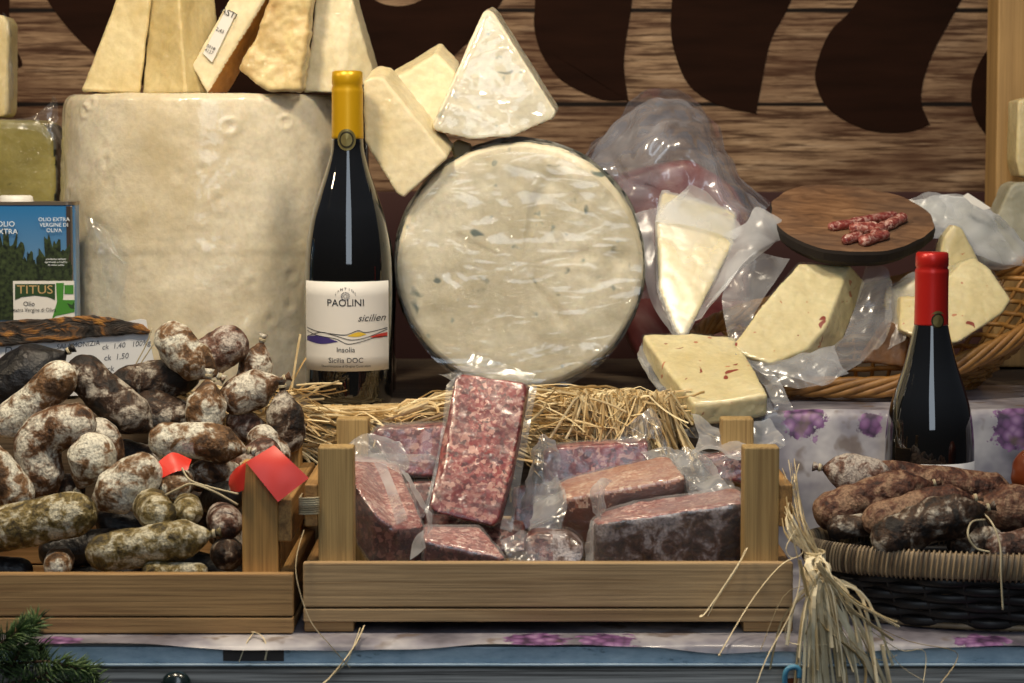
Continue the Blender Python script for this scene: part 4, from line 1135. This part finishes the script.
packed('salami_block', [(592, 520, 1.965), (604, 511, 1.985), (640, 499, 1.99), (735, 487, 1.995), (742, 490, 1.985), (743, 503, 1.94), (736, 506, 1.938), (610, 521, 1.935), (596, 524, 1.94)], (0, .008, -.052), ['salami_pink', 'moldy_rind'],
       'large half salami with grey mouldy rind and pale top, front right of the crate', pick=lambda c, n_, nf: 0 if n_.dot(nf) > .75 else 1, wrap='film_clear', bev=.006, flaps=[([[(592, 512, 1.965), (590, 490, 1.97), (600, 478, 1.975), (612, 480, 1.98)], [(596, 515, 1.96), (598, 500, 1.955), (602, 492, 1.955), (606, 490, 1.965)], [(600, 520, 1.95), (602, 514, 1.95), (604, 510, 1.95), (606, 508, 1.955)]], 14, 14, .0015, 40), ([[(590, 520, 1.95), (596, 522, 1.94)], [(584, 545, 1.94), (592, 545, 1.93)], [(584, 562, 1.935), (592, 562, 1.925)]], 6, 16, .002, 30)])
packed('salami_end', [(525, 540, 1.94), (533, 532, 1.945), (570, 534, 1.945), (583, 544, 1.94), (584, 560, 1.93), (574, 568, 1.93), (532, 566, 1.93), (524, 556, 1.935)], (0, .03, 0), ['salami_dark', 'moldy_rind'], 'small salami end between the tall slab and the grey block', pick=lambda c, n_, nf: 1 if c.x > X(552, 550, 1.94) + .004 * nz(c, 90, 1) else 0, bev=.006)
packed('salami_block', [(424, 512, 2.03), (524, 520, 2.03), (528, 552, 2.0), (424, 548, 2.0)], (0, .03, -.01), 'salami_dark', 'dark filler block standing in for shade beneath the tall slab', wrap='film_tight')  # added block, dark meat in place of shade over the base board
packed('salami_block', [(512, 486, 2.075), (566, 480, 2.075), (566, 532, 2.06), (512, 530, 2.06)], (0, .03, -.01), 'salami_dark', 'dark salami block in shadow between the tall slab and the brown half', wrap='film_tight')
packed('salami_block', [(698, 458, 2.085), (748, 452, 2.085), (752, 486, 2.08), (712, 478, 2.08)], (0, .022, 0), 'salami_red', 'small bright red salami block behind the right crate post', wrap='film_clear',
       flaps=[([[(674, 462, 2.07), (700, 452, 2.075), (745, 448, 2.08)], [(686, 476, 2.05), (706, 470, 2.05), (735, 470, 2.06)], [(690, 490, 2.03), (712, 492, 2.03), (735, 488, 2.04)]], 24, 18, .006, 40), ([[(640, 452, 2.09), (665, 445, 2.09), (690, 450, 2.09)], [(650, 462, 2.08), (672, 462, 2.075), (692, 466, 2.08)]], 20, 10, .004, 40)])

# ------------------------------------------------------------------ RIGHT CHEESES
packed('cheese_block', [(642, 334, 2.245), (690, 333, 2.245), (735, 337, 2.245), (752, 365, 2.19), (768, 394, 2.14), (730, 401, 2.137), (694, 404, 2.137), (664, 366, 2.19)], (0, .006, -.021), ['chili_cheese'], 'pale yellow cheese block with red flecks lying on the straw by the blue-veined wheel', 'cheese', 'chilli cheeses in bags', 'film_tight', flapmat='film_flap',
       flaps=[([[(642, 340, 2.255), (660, 372, 2.21), (690, 408, 2.165), (770, 398, 2.165)], [(640, 350, 2.24), (662, 395, 2.19), (700, 425, 2.155), (775, 410, 2.155)], [(648, 362, 2.22), (672, 420, 2.16), (712, 440, 2.145), (790, 430, 2.15)]], 34, 22, .005, 30), ([[(735, 336, 2.262), (760, 345, 2.255)], [(768, 392, 2.178), (785, 390, 2.175)], [(775, 412, 2.155), (800, 425, 2.155)]], 14, 22, .005, 30), ([[(690, 408, 2.13), (730, 425, 2.12), (770, 415, 2.125)], [(700, 430, 2.1), (740, 445, 2.09), (785, 440, 2.095)], [(690, 452, 2.08), (735, 455, 2.07), (780, 452, 2.08)]], 26, 20, .006, 36)])
packed('cheese_wedge', [(656, 222, 2.32), (660, 219, 2.32), (728, 238, 2.315), (734, 243, 2.31), (688, 334, 2.255), (682, 339, 2.252), (676, 334, 2.255), (658, 290, 2.28)], (.008, .06, .026), ['plain_yellow'], 'white bagged cheese wedge standing on its point right of the blue-veined wheel', 'cheese', 'chilli cheeses in bags', 'film_milky', grow=.002, amp=.0002,
       flaps=[([[(634, 214, 2.335), (660, 206, 2.34), (690, 188, 2.36)], [(640, 250, 2.31), (652, 260, 2.305), (658, 250, 2.31)], [(650, 300, 2.285), (660, 300, 2.28), (666, 300, 2.28)], [(672, 335, 2.26), (676, 336, 2.256), (680, 337, 2.254)]], 20, 34, .0025, 22), ([[(722, 236, 2.318), (745, 222, 2.32), (758, 206, 2.33), (786, 222, 2.335)], [(728, 252, 2.305), (748, 248, 2.3), (768, 240, 2.305), (784, 238, 2.315)], [(714, 280, 2.29), (730, 276, 2.285), (745, 262, 2.29), (756, 258, 2.3)], [(694, 322, 2.262), (700, 318, 2.262), (706, 308, 2.265), (712, 302, 2.27)]], 28, 34, .0025, 22), ([[(655, 222, 2.316), (695, 228, 2.312), (735, 240, 2.306)], [(672, 200, 2.35), (695, 205, 2.345), (740, 225, 2.33)], [(688, 186, 2.385), (694, 186, 2.385), (705, 192, 2.385)]], 20, 14, .0015, 22)])
packed('cheese_wedge', [(733, 344, 2.225), (762, 304, 2.255), (798, 263, 2.29), (850, 264, 2.29), (844, 284, 2.28), (826, 326, 2.24), (806, 350, 2.222), (770, 364, 2.208), (740, 354, 2.215)], (.020, .03, -.018), ['chili_cheese', 'plain_yellow'], 'shiny yellow chilli cheese wedge leaning out of the brown wicker basket', 'cheese', 'chilli cheeses in bags', 'film_tight', flapmat='film_flap', grow=.0014,
       flaps=[([[(728, 262, 2.30), (745, 248, 2.31), (790, 258, 2.30)], [(722, 300, 2.27), (738, 300, 2.265), (762, 300, 2.262)], [(728, 338, 2.235), (732, 340, 2.232), (738, 342, 2.23)]], 22, 24, .004, 26), ([[(866, 264, 2.296), (885, 268, 2.29), (893, 280, 2.285)], [(850, 320, 2.252), (872, 320, 2.25), (890, 330, 2.25)], [(830, 345, 2.228), (850, 352, 2.215), (868, 356, 2.21)], [(760, 366, 2.2), (800, 378, 2.19), (822, 386, 2.185)]], 26, 34, .004, 26), ([[(735, 352, 2.21), (765, 362, 2.2), (805, 352, 2.21), (835, 344, 2.225)], [(740, 360, 2.2), (770, 374, 2.19), (805, 372, 2.19), (840, 362, 2.205)], [(748, 364, 2.2), (775, 384, 2.185), (812, 386, 2.18), (850, 372, 2.2)]], 30, 14, .003, 26)])
c1 = packed('cheese_wedge', [(900, 296, 2.27), (930, 296, 2.262), (962, 262, 2.285), (974, 258, 2.29), (990, 268, 2.28), (1012, 300, 2.26), (1004, 312, 2.25), (960, 342, 2.225), (935, 346, 2.222), (900, 330, 2.24)], (0, .035, -.004), ['chili_cheese'], 'broad chilli cheese wedge behind the red-capped bottle', 'cheese', 'chilli cheeses in bags', 'film_tight')
packed('cheese_wedge', [(936, 262, 2.325), (944, 238, 2.325), (954, 225, 2.325), (962, 228, 2.325), (980, 262, 2.325), (970, 275, 2.32), (944, 276, 2.32)], (0, .03, 0), ['chili_cheese'], 'small pointed chilli cheese tip above the red-capped bottle', 'cheese', 'chilli cheeses in bags', 'film_tight')
packed('cheese_block', [(915, 205, 2.42), (940, 198, 2.42), (968, 200, 2.42), (1000, 222, 2.41), (1022, 246, 2.40), (1024, 262, 2.39), (1000, 264, 2.39), (984, 262, 2.39), (960, 232, 2.4), (925, 226, 2.41)], (0, .05, -.01), ['grey_cheese'], 'milky bagged cheese at the back right beside the pine post', 'cheese', None, 'film_milky', grow=.003, amp=.002,
       flaps=[([[(905, 200, 2.415), (930, 192, 2.42), (965, 194, 2.42), (992, 208, 2.415)], [(912, 220, 2.4), (935, 214, 2.4), (970, 222, 2.395), (1004, 236, 2.39)], [(925, 240, 2.38), (950, 236, 2.375), (985, 258, 2.375), (1026, 266, 2.38)]], 34, 24, .004, 24)])
mc = [o for o in bpy.data.objects if o.get('label', '').startswith('milky bagged')][0]
MB().prism([P(963, 196, 2.385), P(968, 193, 2.385), P(991, 208, 2.38), P(984, 210, 2.38), P(972, 204, 2.382)], (0, .001, 0)).out('sticker', 'label_paper', mc)
slabT('cheese_block', [(996, 218, 2.45), (1010, 186, 2.45), (1018, 182, 2.45), (1060, 184, 2.45), (1060, 262, 2.44), (1010, 256, 2.44)], (0, .05, 0), 'grey_cheese', label='dull grey-green cheese block at the right edge in front of the pine post')
slabT('cheese_wedge', [(1018, 100, 2.52), (1040, 96, 2.52), (1050, 184, 2.52), (1020, 176, 2.52), (1016, 160, 2.52)], (0, .05, 0), 'wedge_cream', label='pale cheese just showing at the right picture edge against the post')
slabT('cheese_block', [(862, 362, 2.25), (890, 322, 2.26), (912, 330, 2.26), (905, 368, 2.25)], (0, .03, .002), 'brown_cheese', label='brown-rinded cheese piece in the wicker basket left of the red-capped bottle')
slabT('cheese_block', [(893, 290, 2.31), (935, 270, 2.31), (945, 330, 2.29), (900, 345, 2.28)], (0, .03, 0), 'plain_yellow', label='yellow cheese in cloudy film just left of the red bottle cap')
yc = [o for o in bpy.data.objects if o.get('label', '').startswith('yellow cheese in')][0]
link('plastic_wrap', sheet_mesh([[(886, 284, 2.3), (905, 276, 2.3), (930, 268, 2.3)], [(884, 320, 2.27), (900, 318, 2.265), (915, 316, 2.265)], [(880, 350, 2.255), (890, 345, 2.25), (905, 340, 2.25)]], 22, 24, .004, 26), 'film_milky', yc)

# ham bag
hb = empty('meat_bag', P(680, 372, 2.52), 'crumpled clear plastic bag of cured ham behind the white bagged wedge', 'bag')
slab('ham', [(606, 200, 2.49), (612, 176, 2.49), (650, 166, 2.49), (690, 158, 2.49), (735, 186, 2.49), (752, 216, 2.49), (752, 300, 2.49), (740, 366, 2.49), (640, 366, 2.49), (608, 300, 2.49)], (0, .06, 0), 'ham_meat', hb, voxel=.004, bev=.015)
link('bag', sheet_mesh([[(578, 168, 2.47), (600, 140, 2.48), (635, 102, 2.49), (668, 92, 2.50), (700, 105, 2.50), (715, 135, 2.49), (740, 180, 2.47), (768, 206, 2.46)],
                        [(585, 175, 2.45), (615, 155, 2.44), (645, 125, 2.44), (670, 118, 2.45), (695, 125, 2.45), (712, 155, 2.44), (738, 195, 2.43), (766, 218, 2.44)],
                        [(592, 190, 2.45), (622, 178, 2.43), (650, 160, 2.42), (672, 152, 2.42), (692, 160, 2.42), (712, 180, 2.42), (736, 212, 2.41), (758, 228, 2.43)],
                        [(602, 215, 2.45), (630, 210, 2.43), (655, 205, 2.42), (672, 200, 2.42), (692, 205, 2.42), (712, 220, 2.42), (735, 236, 2.41), (752, 245, 2.43)],
                        [(612, 300, 2.46), (635, 300, 2.45), (655, 300, 2.44), (672, 300, 2.44), (692, 300, 2.44), (712, 300, 2.44), (735, 300, 2.44), (752, 300, 2.45)]], 80, 80, .0065, 17), 'film_bag', hb)
link('bag', sheet_mesh([[(578, 168, 2.472), (600, 140, 2.482), (635, 102, 2.492), (668, 92, 2.502), (700, 105, 2.502), (715, 135, 2.492), (740, 180, 2.472), (768, 206, 2.462)],
                        [(590, 180, 2.56), (615, 165, 2.57), (645, 150, 2.57), (672, 140, 2.58), (692, 150, 2.58), (710, 170, 2.57), (735, 200, 2.56), (760, 225, 2.56)],
                        [(612, 300, 2.57), (635, 300, 2.57), (655, 300, 2.57), (672, 300, 2.57), (692, 300, 2.57), (712, 300, 2.57), (735, 300, 2.57), (752, 300, 2.56)]], 60, 40, .006, 17), 'film_bag', hb)

# ------------------------------------------------------------------ BROWN WICKER BASKET
wc = P(880, 338, 2.335); wk = empty('basket', (wc.x, wc.y + .03, STEP + .001), 'brown wicker basket tilted on the step holding bagged cheeses', 'basket')
WA, WBd, WT = M(190, 2.335), .105, math.radians(21)
rimp = lambda a, k=1.0, dn=0: wc + Vector((WA * k * math.cos(a), WBd * k * math.sin(a) * math.cos(WT), WBd * k * math.sin(a) * math.sin(WT) + WA * k * (.30 * max(0, math.cos(a)) + .06 * min(0, math.cos(a))) - dn))
basep = lambda a: Vector((wc.x + WA * .56 * math.cos(a), wc.y + .04 + .065 * math.sin(a), STEP + .004))
lp = lambda a, t: rimp(a).lerp(basep(a), t)
wob = random.Random(9)
for k in range(6):
    ph = 2 * PI * k / 6; pts = []
    for i in range(181):
        a = 2 * PI * i / 180; tw = ph + a * 9
        pts.append(rimp(a, 1 + .022 * math.cos(tw)) + Vector((0, 0, .0065 * math.sin(tw))))
    MB().tube(pts, .0040, 7, 1, False).out('rim_rod', 'wicker_brown', wk, True)
NK = 40
for kz in range(9):
    t = .1 + kz * .1; pts = []
    for i in range(NK * 4 + 1):
        a = 2 * PI * i / (NK * 4); s_ = math.cos(NK / 2 * a) * (1 if kz % 2 else -1)
        p = lp(a, t); o_ = Vector((math.cos(a), math.sin(a), 0)); p = p + o_ * .003 * s_; p.z = max(p.z, STEP + .004); pts.append(p)
    MB().tube(pts, .0026, 6, 1, False).out('weave_rod', 'wicker_brown', wk, True)
for i in range(NK):
    a = 2 * PI * (i + .5) / NK
    q_ = [lp(a, t) for t in (0, .25, .5, .75, 1)]
    for p in q_: p.z = max(p.z, STEP + .003)
    MB().tube(q_, .002, 6).out('stake', 'wicker_brown', wk, True)
b = MB().add([basep(2 * PI * i / 48) for i in range(48)] + [basep(2 * PI * i / 48) + Vector((0, 0, -.003)) for i in range(48)], [tuple(range(48)), tuple(range(95, 47, -1))] + [(i, 48 + i, 48 + (i + 1) % 48, (i + 1) % 48) for i in range(48)])
b.out('base', 'wicker_brown', wk)

# ------------------------------------------------------------------ ROUND BOARD + SALAMI BITS
bdc = P(850, 217, 2.35); BT = math.radians(20)
bu = Vector((1, 0, -.045)).normalized(); bv = Vector((0, math.cos(BT), math.sin(BT))); bn = bu.cross(bv).normalized()
b = MB(); nr = 72; vs = []
for (k, h) in ((.985, 0), (1.0, -.003), (.99, -.011), (.90, -.018)):
    for i in range(nr):
        a = 2 * PI * i / nr; r = .078 * (1 + .03 * math.sin(2 * a + .5) + .035 * math.sin(3 * a + 1.2) + .03 * nz((math.cos(a) * 4, math.sin(a) * 4, 0), 1, 3))
        vs.append(bdc + bu * r * k * math.cos(a) * 1.02 + bv * r * k * math.sin(a) * 1.18 + bn * h)
fs = [tuple(range(nr))]
for j in range(3): fs += [(j * nr + i, (j + 1) * nr + i, (j + 1) * nr + (i + 1) % nr, j * nr + (i + 1) % nr) for i in range(nr)]
fs += [tuple(3 * nr + i for i in range(nr))[::-1]]
brd = b.add(vs, fs).out('wooden_board', ['board_wood', 'board_bark'], None, False)
for p in brd.data.polygons: p.material_index = 0 if len(p.vertices) > 4 and p.index == 0 else 1
tag(brd, 'round bark-edged wooden board tilted on the cheese basket', 'board')


def onboard(px, py, h):
    d = (P(px, py, 1) - Vector((0, 0, CAMH))); o_ = Vector((0, 0, CAMH)); t = (bdc - o_).dot(bn) / d.dot(bn); return o_ + d * t + bn * h


bits = [((832, 230), (852, 227), 5.2, 'leftmost long salami strip on the round board'), ((853, 226), (893, 219), 5, 'longest salami strip at the back of the bits on the round board'), ((854, 233), (874, 232), 6.5, 'rounded salami bit in the middle of the round board'),
        ((846, 244), (858, 240), 5.5, 'nearest left salami bit on the round board'), ((863, 245), (884, 239), 6, 'front right salami bit on the round board'), ((882, 232), (902, 222), 6, 'rightmost salami bit on the round board'), ((874, 238), (884, 230), 5.5, 'salami bit between the middle one and the rightmost one on the board')]
for k, (a, c, r, lb) in enumerate(bits):
    rm = M(r, 2.33); pa, pc_ = onboard(*a, rm * .75), onboard(*c, rm * .75)
    vs, fs, cl = sweep_mesh([pa, pa.lerp(pc_, .5), pc_], rm, 70 + k, 14, 18, .18)
    me = mesh(vs, fs)
    for v in me.vertices:
        dd = (v.co - bdc).dot(bn)
        v.co += bn * (max(dd, .0002) - dd)
    tag(link('salami_bit', me, 'salami_pink'), lb, 'salami', 'salami bits on the round board')


# ------------------------------------------------------------------ STRAW, RAFFIA
def strand(b, p0, d, L, sag, w_, rnd, floor=None, front=None, k=9, top=STEP + .013):
    pts = []; p = Vector(p0); d = Vector(d).normalized(); cur = Vector((rnd.uniform(-1, 1), rnd.uniform(-.5, .5), rnd.uniform(-1, 1))) * sag
    hr = 2 * rnd.random() ** 1.5 - 1
    for i in range(k):
        q_ = p.copy()
        if floor is not None:
            ppx = 512 + q_.x / q_.y * F
            tt = STEP + .0015 if ppx < 398 else STEP + .002 + .015 * min(1, (ppx - 398) / 60)
            q_.z = tt - abs(tt - q_.z) * (.6 if q_.z > tt else 1) + (.002 if ppx < 398 else .006) * hr; q_.z = max(q_.z, floor(q_))
            if q_.z < STEP: q_.y = min(q_.y, SY - .007)
        pts.append(q_); d = (d + cur / k).normalized(); p = p + d * (L / k)
    b.ribbon(pts, w_, Vector((rnd.uniform(-1, 1), rnd.uniform(-1, .2), rnd.uniform(-.3, 1))).normalized())


rs = random.Random(21); b = MB()


def bedz(p):
    """surface of the straw bed: on top of the riser, bulging over its front edge"""
    return STEP + .001 if p.y > SY + .002 else .02


for i in range(1500):
    px = rs.uniform(286, 700); t = rs.random()
    if px < 575:
        # mostly lying along the edge
        py = rs.uniform(376, 448); Y = SY - .008 - .016 * rs.random() if py > 400 else rs.uniform(SY - .015, 2.2)
        if py < 400: Y = min(Y, 2.175 + (400 - py) * .001)
        a = rs.gauss(0, .3)
        strand(b, P(px, py, Y), (math.cos(a), rs.uniform(-.1, .08), math.sin(a) * .7 - .02), rs.uniform(.05, .11), rs.uniform(.4, 2.0), rs.uniform(.0006, .0015), rs, lambda q_: STEP + .001 if q_.y > SY - .002 else .02)
    else:
        py = rs.uniform(374, 400); Y = SY - .006 - .022 * rs.random()
        a = rs.gauss(-PI / 2, .28)
        strand(b, P(px if px < 672 else 640, py, Y), (math.cos(a) * .8 + .1, rs.uniform(-.15, .05), math.sin(a)), rs.uniform(.045, .08), rs.uniform(.2, 1.1), rs.uniform(.0008, .0018), rs, lambda q_: STEP + .001 if q_.y > SY - .002 else .02)
for i in range(420):   # on the step around wheel and bottle
    px = rs.uniform(290, 670); strand(b, P(px, rs.uniform(372, 398), rs.uniform(2.145, 2.185)), (rs.choice((-1, 1)), rs.uniform(-.2, .2), rs.uniform(-.1, .3)), rs.uniform(.04, .08), 1.8, .0011, rs, lambda q_: STEP + .002 if q_.y > SY - .002 else .02)
strand(b, P(291, 392, 2.17), (.15, 0, 1), .06, .1, .0012, rs)
strand(b, P(285, 402, 2.17), (.3, 0, 1), .05, .6, .0010, rs)
tag(b.out('straw', 'straw'), 'loose golden straw bed spilling over the step behind the middle crate', 'straw', None, 'stuff')
b = MB(); rs = random.Random(5)
for i in range(240):
    px = rs.uniform(160, 300); py = rs.uniform(385, 450); a = rs.gauss(0, .5)
    strand(b, P(px, py, rs.uniform(2.125, 2.15)), (math.cos(a), rs.uniform(-.1, .0), math.sin(a) * .5 - .25), rs.uniform(.03, .06), .6, .0010, rs)
tag(b.out('straw', 'straw'), 'straw showing between the whole salamis at the back of their crate', 'straw', None, 'stuff')

rs = random.Random(14); b = MB(); knot = P(815, 556, 1.872)
for i in range(34):   # above the knot
    sx_ = P(rs.uniform(776, 800), rs.uniform(455, 510), rs.uniform(1.91, 1.96))
    b.ribbon(catmull([sx_, P(rs.uniform(786, 806), rs.uniform(515, 535), rs.uniform(1.872, 1.882)), knot + Vector((rs.uniform(-.005, .005), rs.uniform(-.004, .004), 0))], 10), rs.uniform(.0006, .0014), Vector((0, -1, .3)))
for i in range(70):   # below
    ex = rs.gauss(838, 26); ey = rs.uniform(640, 720); Y = rs.uniform(1.835, 1.852)
    mx = 814 + (ex - 814) * rs.uniform(.3, .75)
    p3 = P(mx, rs.uniform(585, 625), rs.uniform(1.838, 1.85))
    b.ribbon(catmull([knot + Vector((rs.uniform(-.005, .005), rs.uniform(-.006, .002), rs.uniform(-.003, .003))), P(815 + rs.uniform(-10, 14), rs.uniform(565, 585), rs.uniform(1.848, 1.858)), p3, P(ex, ey, Y)], 14), rs.choice((.0006, .0008, .0011, .0020, .0026)), Vector((rs.uniform(-.8, .8), -1, 0)))
for (pts, wd) in (([(818, 562), (848, 598), (872, 612), (899, 627)], .0032), ([(817, 565), (842, 600), (868, 622), (893, 640)], .0036), ([(816, 563), (850, 596), (880, 615), (897, 622)], .002), ([(793, 540), (800, 575), (792, 610), (768, 655), (757, 683)], .0012), ([(790, 520), (798, 560), (806, 600), (802, 640)], .0016), ([(795, 530), (786, 548), (792, 558), (803, 552), (800, 538)], .0012), ([(803, 565), (850, 640), (880, 660), (897, 655)], .0009), ([(850, 612), (905, 640), (952, 650), (956, 662), (940, 684)], .0009), ([(800, 560), (818, 620), (862, 660), (864, 690)], .003),
                  ([(880, 635), (900, 665), (926, 682)], .0009), ([(797, 600), (786, 640), (830, 645)], .0009), ([(870, 630), (900, 650), (925, 652), (922, 690)], .001), ([(882, 645), (893, 700)], .005)):
    b.ribbon(catmull([P(x, y, 1.842) for x, y in pts], 16), wd, Vector((.2, -1, .2)))
rf = b.out('raffia_bunch', 'raffia')
tag(rf, 'knotted raffia bunch hanging over the counter edge beside the black basket', 'raffia')
kt = MB()
for q_ in range(4): kt.tube([knot + Vector((.0075 * math.cos(t), .0075 * math.sin(t), -.003 + q_ * .002 + .001 * math.sin(t))) for t in [2 * PI * i / 16 for i in range(17)]], .0013, 6)
kt.out('tie', 'raffia', rf, True)
for k, (pts, wd, lb) in enumerate((
        ([(747, 548, 1.883), (742, 558, 1.879), (728, 580, 1.876), (706, 612, 1.878), (700, 616, 1.88)], .0016, 'short raffia strand drooping over the front plank left of the raffia bunch'),
        ([(800, 556, 1.879), (780, 566, 1.874), (752, 600, 1.872), (722, 650, 1.845), (720, 655, 1.845)], .0014, 'long raffia strand curving across the right end of the middle crate'),
        ([(304, 530, 1.882), (297, 555, 1.878), (297, 580, 1.874), (310, 620, 1.868), (330, 645, 1.85), (350, 668, 1.845)], .0012, 'pale strand hanging in the gap between the two crates'),
        ([(364, 626, 1.87), (355, 645, 1.85), (338, 668, 1.848), (318, 690, 1.847)], .0016, 'split raffia strand lying over the counter edge below the middle crate'),
        ([(254, 632, 1.872), (246, 644, 1.856), (239, 662, 1.852)], .0012, 'tiny raffia piece caught under the salami crate corner'))):
    b = MB().ribbon(catmull([P(*p) for p in pts], 24), wd, Vector((.3, -1, .2)))
    if k == 0: b.ribbon(catmull([P(745, 550, 1.881), P(735, 572, 1.876), P(716, 600, 1.876), P(708, 616, 1.878)], 18), .001, Vector((.3, -1, .2)))
    if k == 3: b.ribbon(catmull([P(360, 628, 1.87), P(352, 650, 1.849), P(345, 664, 1.848), P(322, 684, 1.847)], 18), .001, Vector((.3, -1, .2)))
    if k == 4: b.ribbon(catmull([P(252, 632, 1.872), P(262, 636, 1.862), P(267, 648, 1.854), P(265, 660, 1.852)], 18), .0012, Vector((.3, -1, .2)))
    tag(b.out('raffia_strand', 'raffia'), lb, 'raffia')
# string wound round the slat end of the middle crate
xs = X(310, 505, 1.9); b = MB()
for q_ in range(8):
    z = ZY(497 + q_ * 2.2, 1.9)
    b.tube([Vector((xs + .0078 * sx_, 1.9 + yy, z + .0003 * sx_)) for sx_, yy in ((-1, .02), (-1, -.006), (-.6, -.0075), (.6, -.0075), (1, -.006))], .0009, 5)
tag(b.out('twine', 'string', None, True), 'white string wound round the slat end at the left of the middle crate', 'twine')

# ------------------------------------------------------------------ FIR BRANCH
fb = empty('fir_branch', P(10, 690, 1.83), 'dark green fir branch in the lower left corner', 'branch')
rs = random.Random(8); tw_ = MB(); nd = MB()
for pts in ([(-20, 668), (15, 664), (50, 662), (88, 672)], [(-20, 690), (30, 680), (70, 684), (100, 690)], [(5, 676), (18, 655), (28, 634), (36, 622)], [(-15, 660), (-2, 645), (12, 636), (22, 628)], [(20, 690), (50, 672), (75, 668), (97, 676)], [(-20, 648), (0, 650), (25, 648), (44, 650)]):
    cl = catmull([P(x, y, 1.835 + rs.uniform(-.012, .006)) for x, y in pts], 26); tw_.tube(cl, .0012, 5)
    for i, p in enumerate(cl):
        for j in range(7):
            t = (cl[min(i + 1, 25)] - cl[max(i - 1, 0)]).normalized(); o_ = Vector((rs.uniform(-1, 1), rs.uniform(-1, .3), rs.uniform(-1, 1)))
            o_ = (o_ - t * o_.dot(t)).normalized(); L = rs.uniform(.009, .018); d = (o_ + t * .7).normalized()
            if (p + d * L).y > 1.848: continue
            nd.tube([p, p + d * L * .6, p + d * L + Vector((0, 0, -.001))], [.0006, .0006, .0001], 4)
tw_.out('twig', 'twig', fb, True); nd.out('needles', 'needle', fb, True)
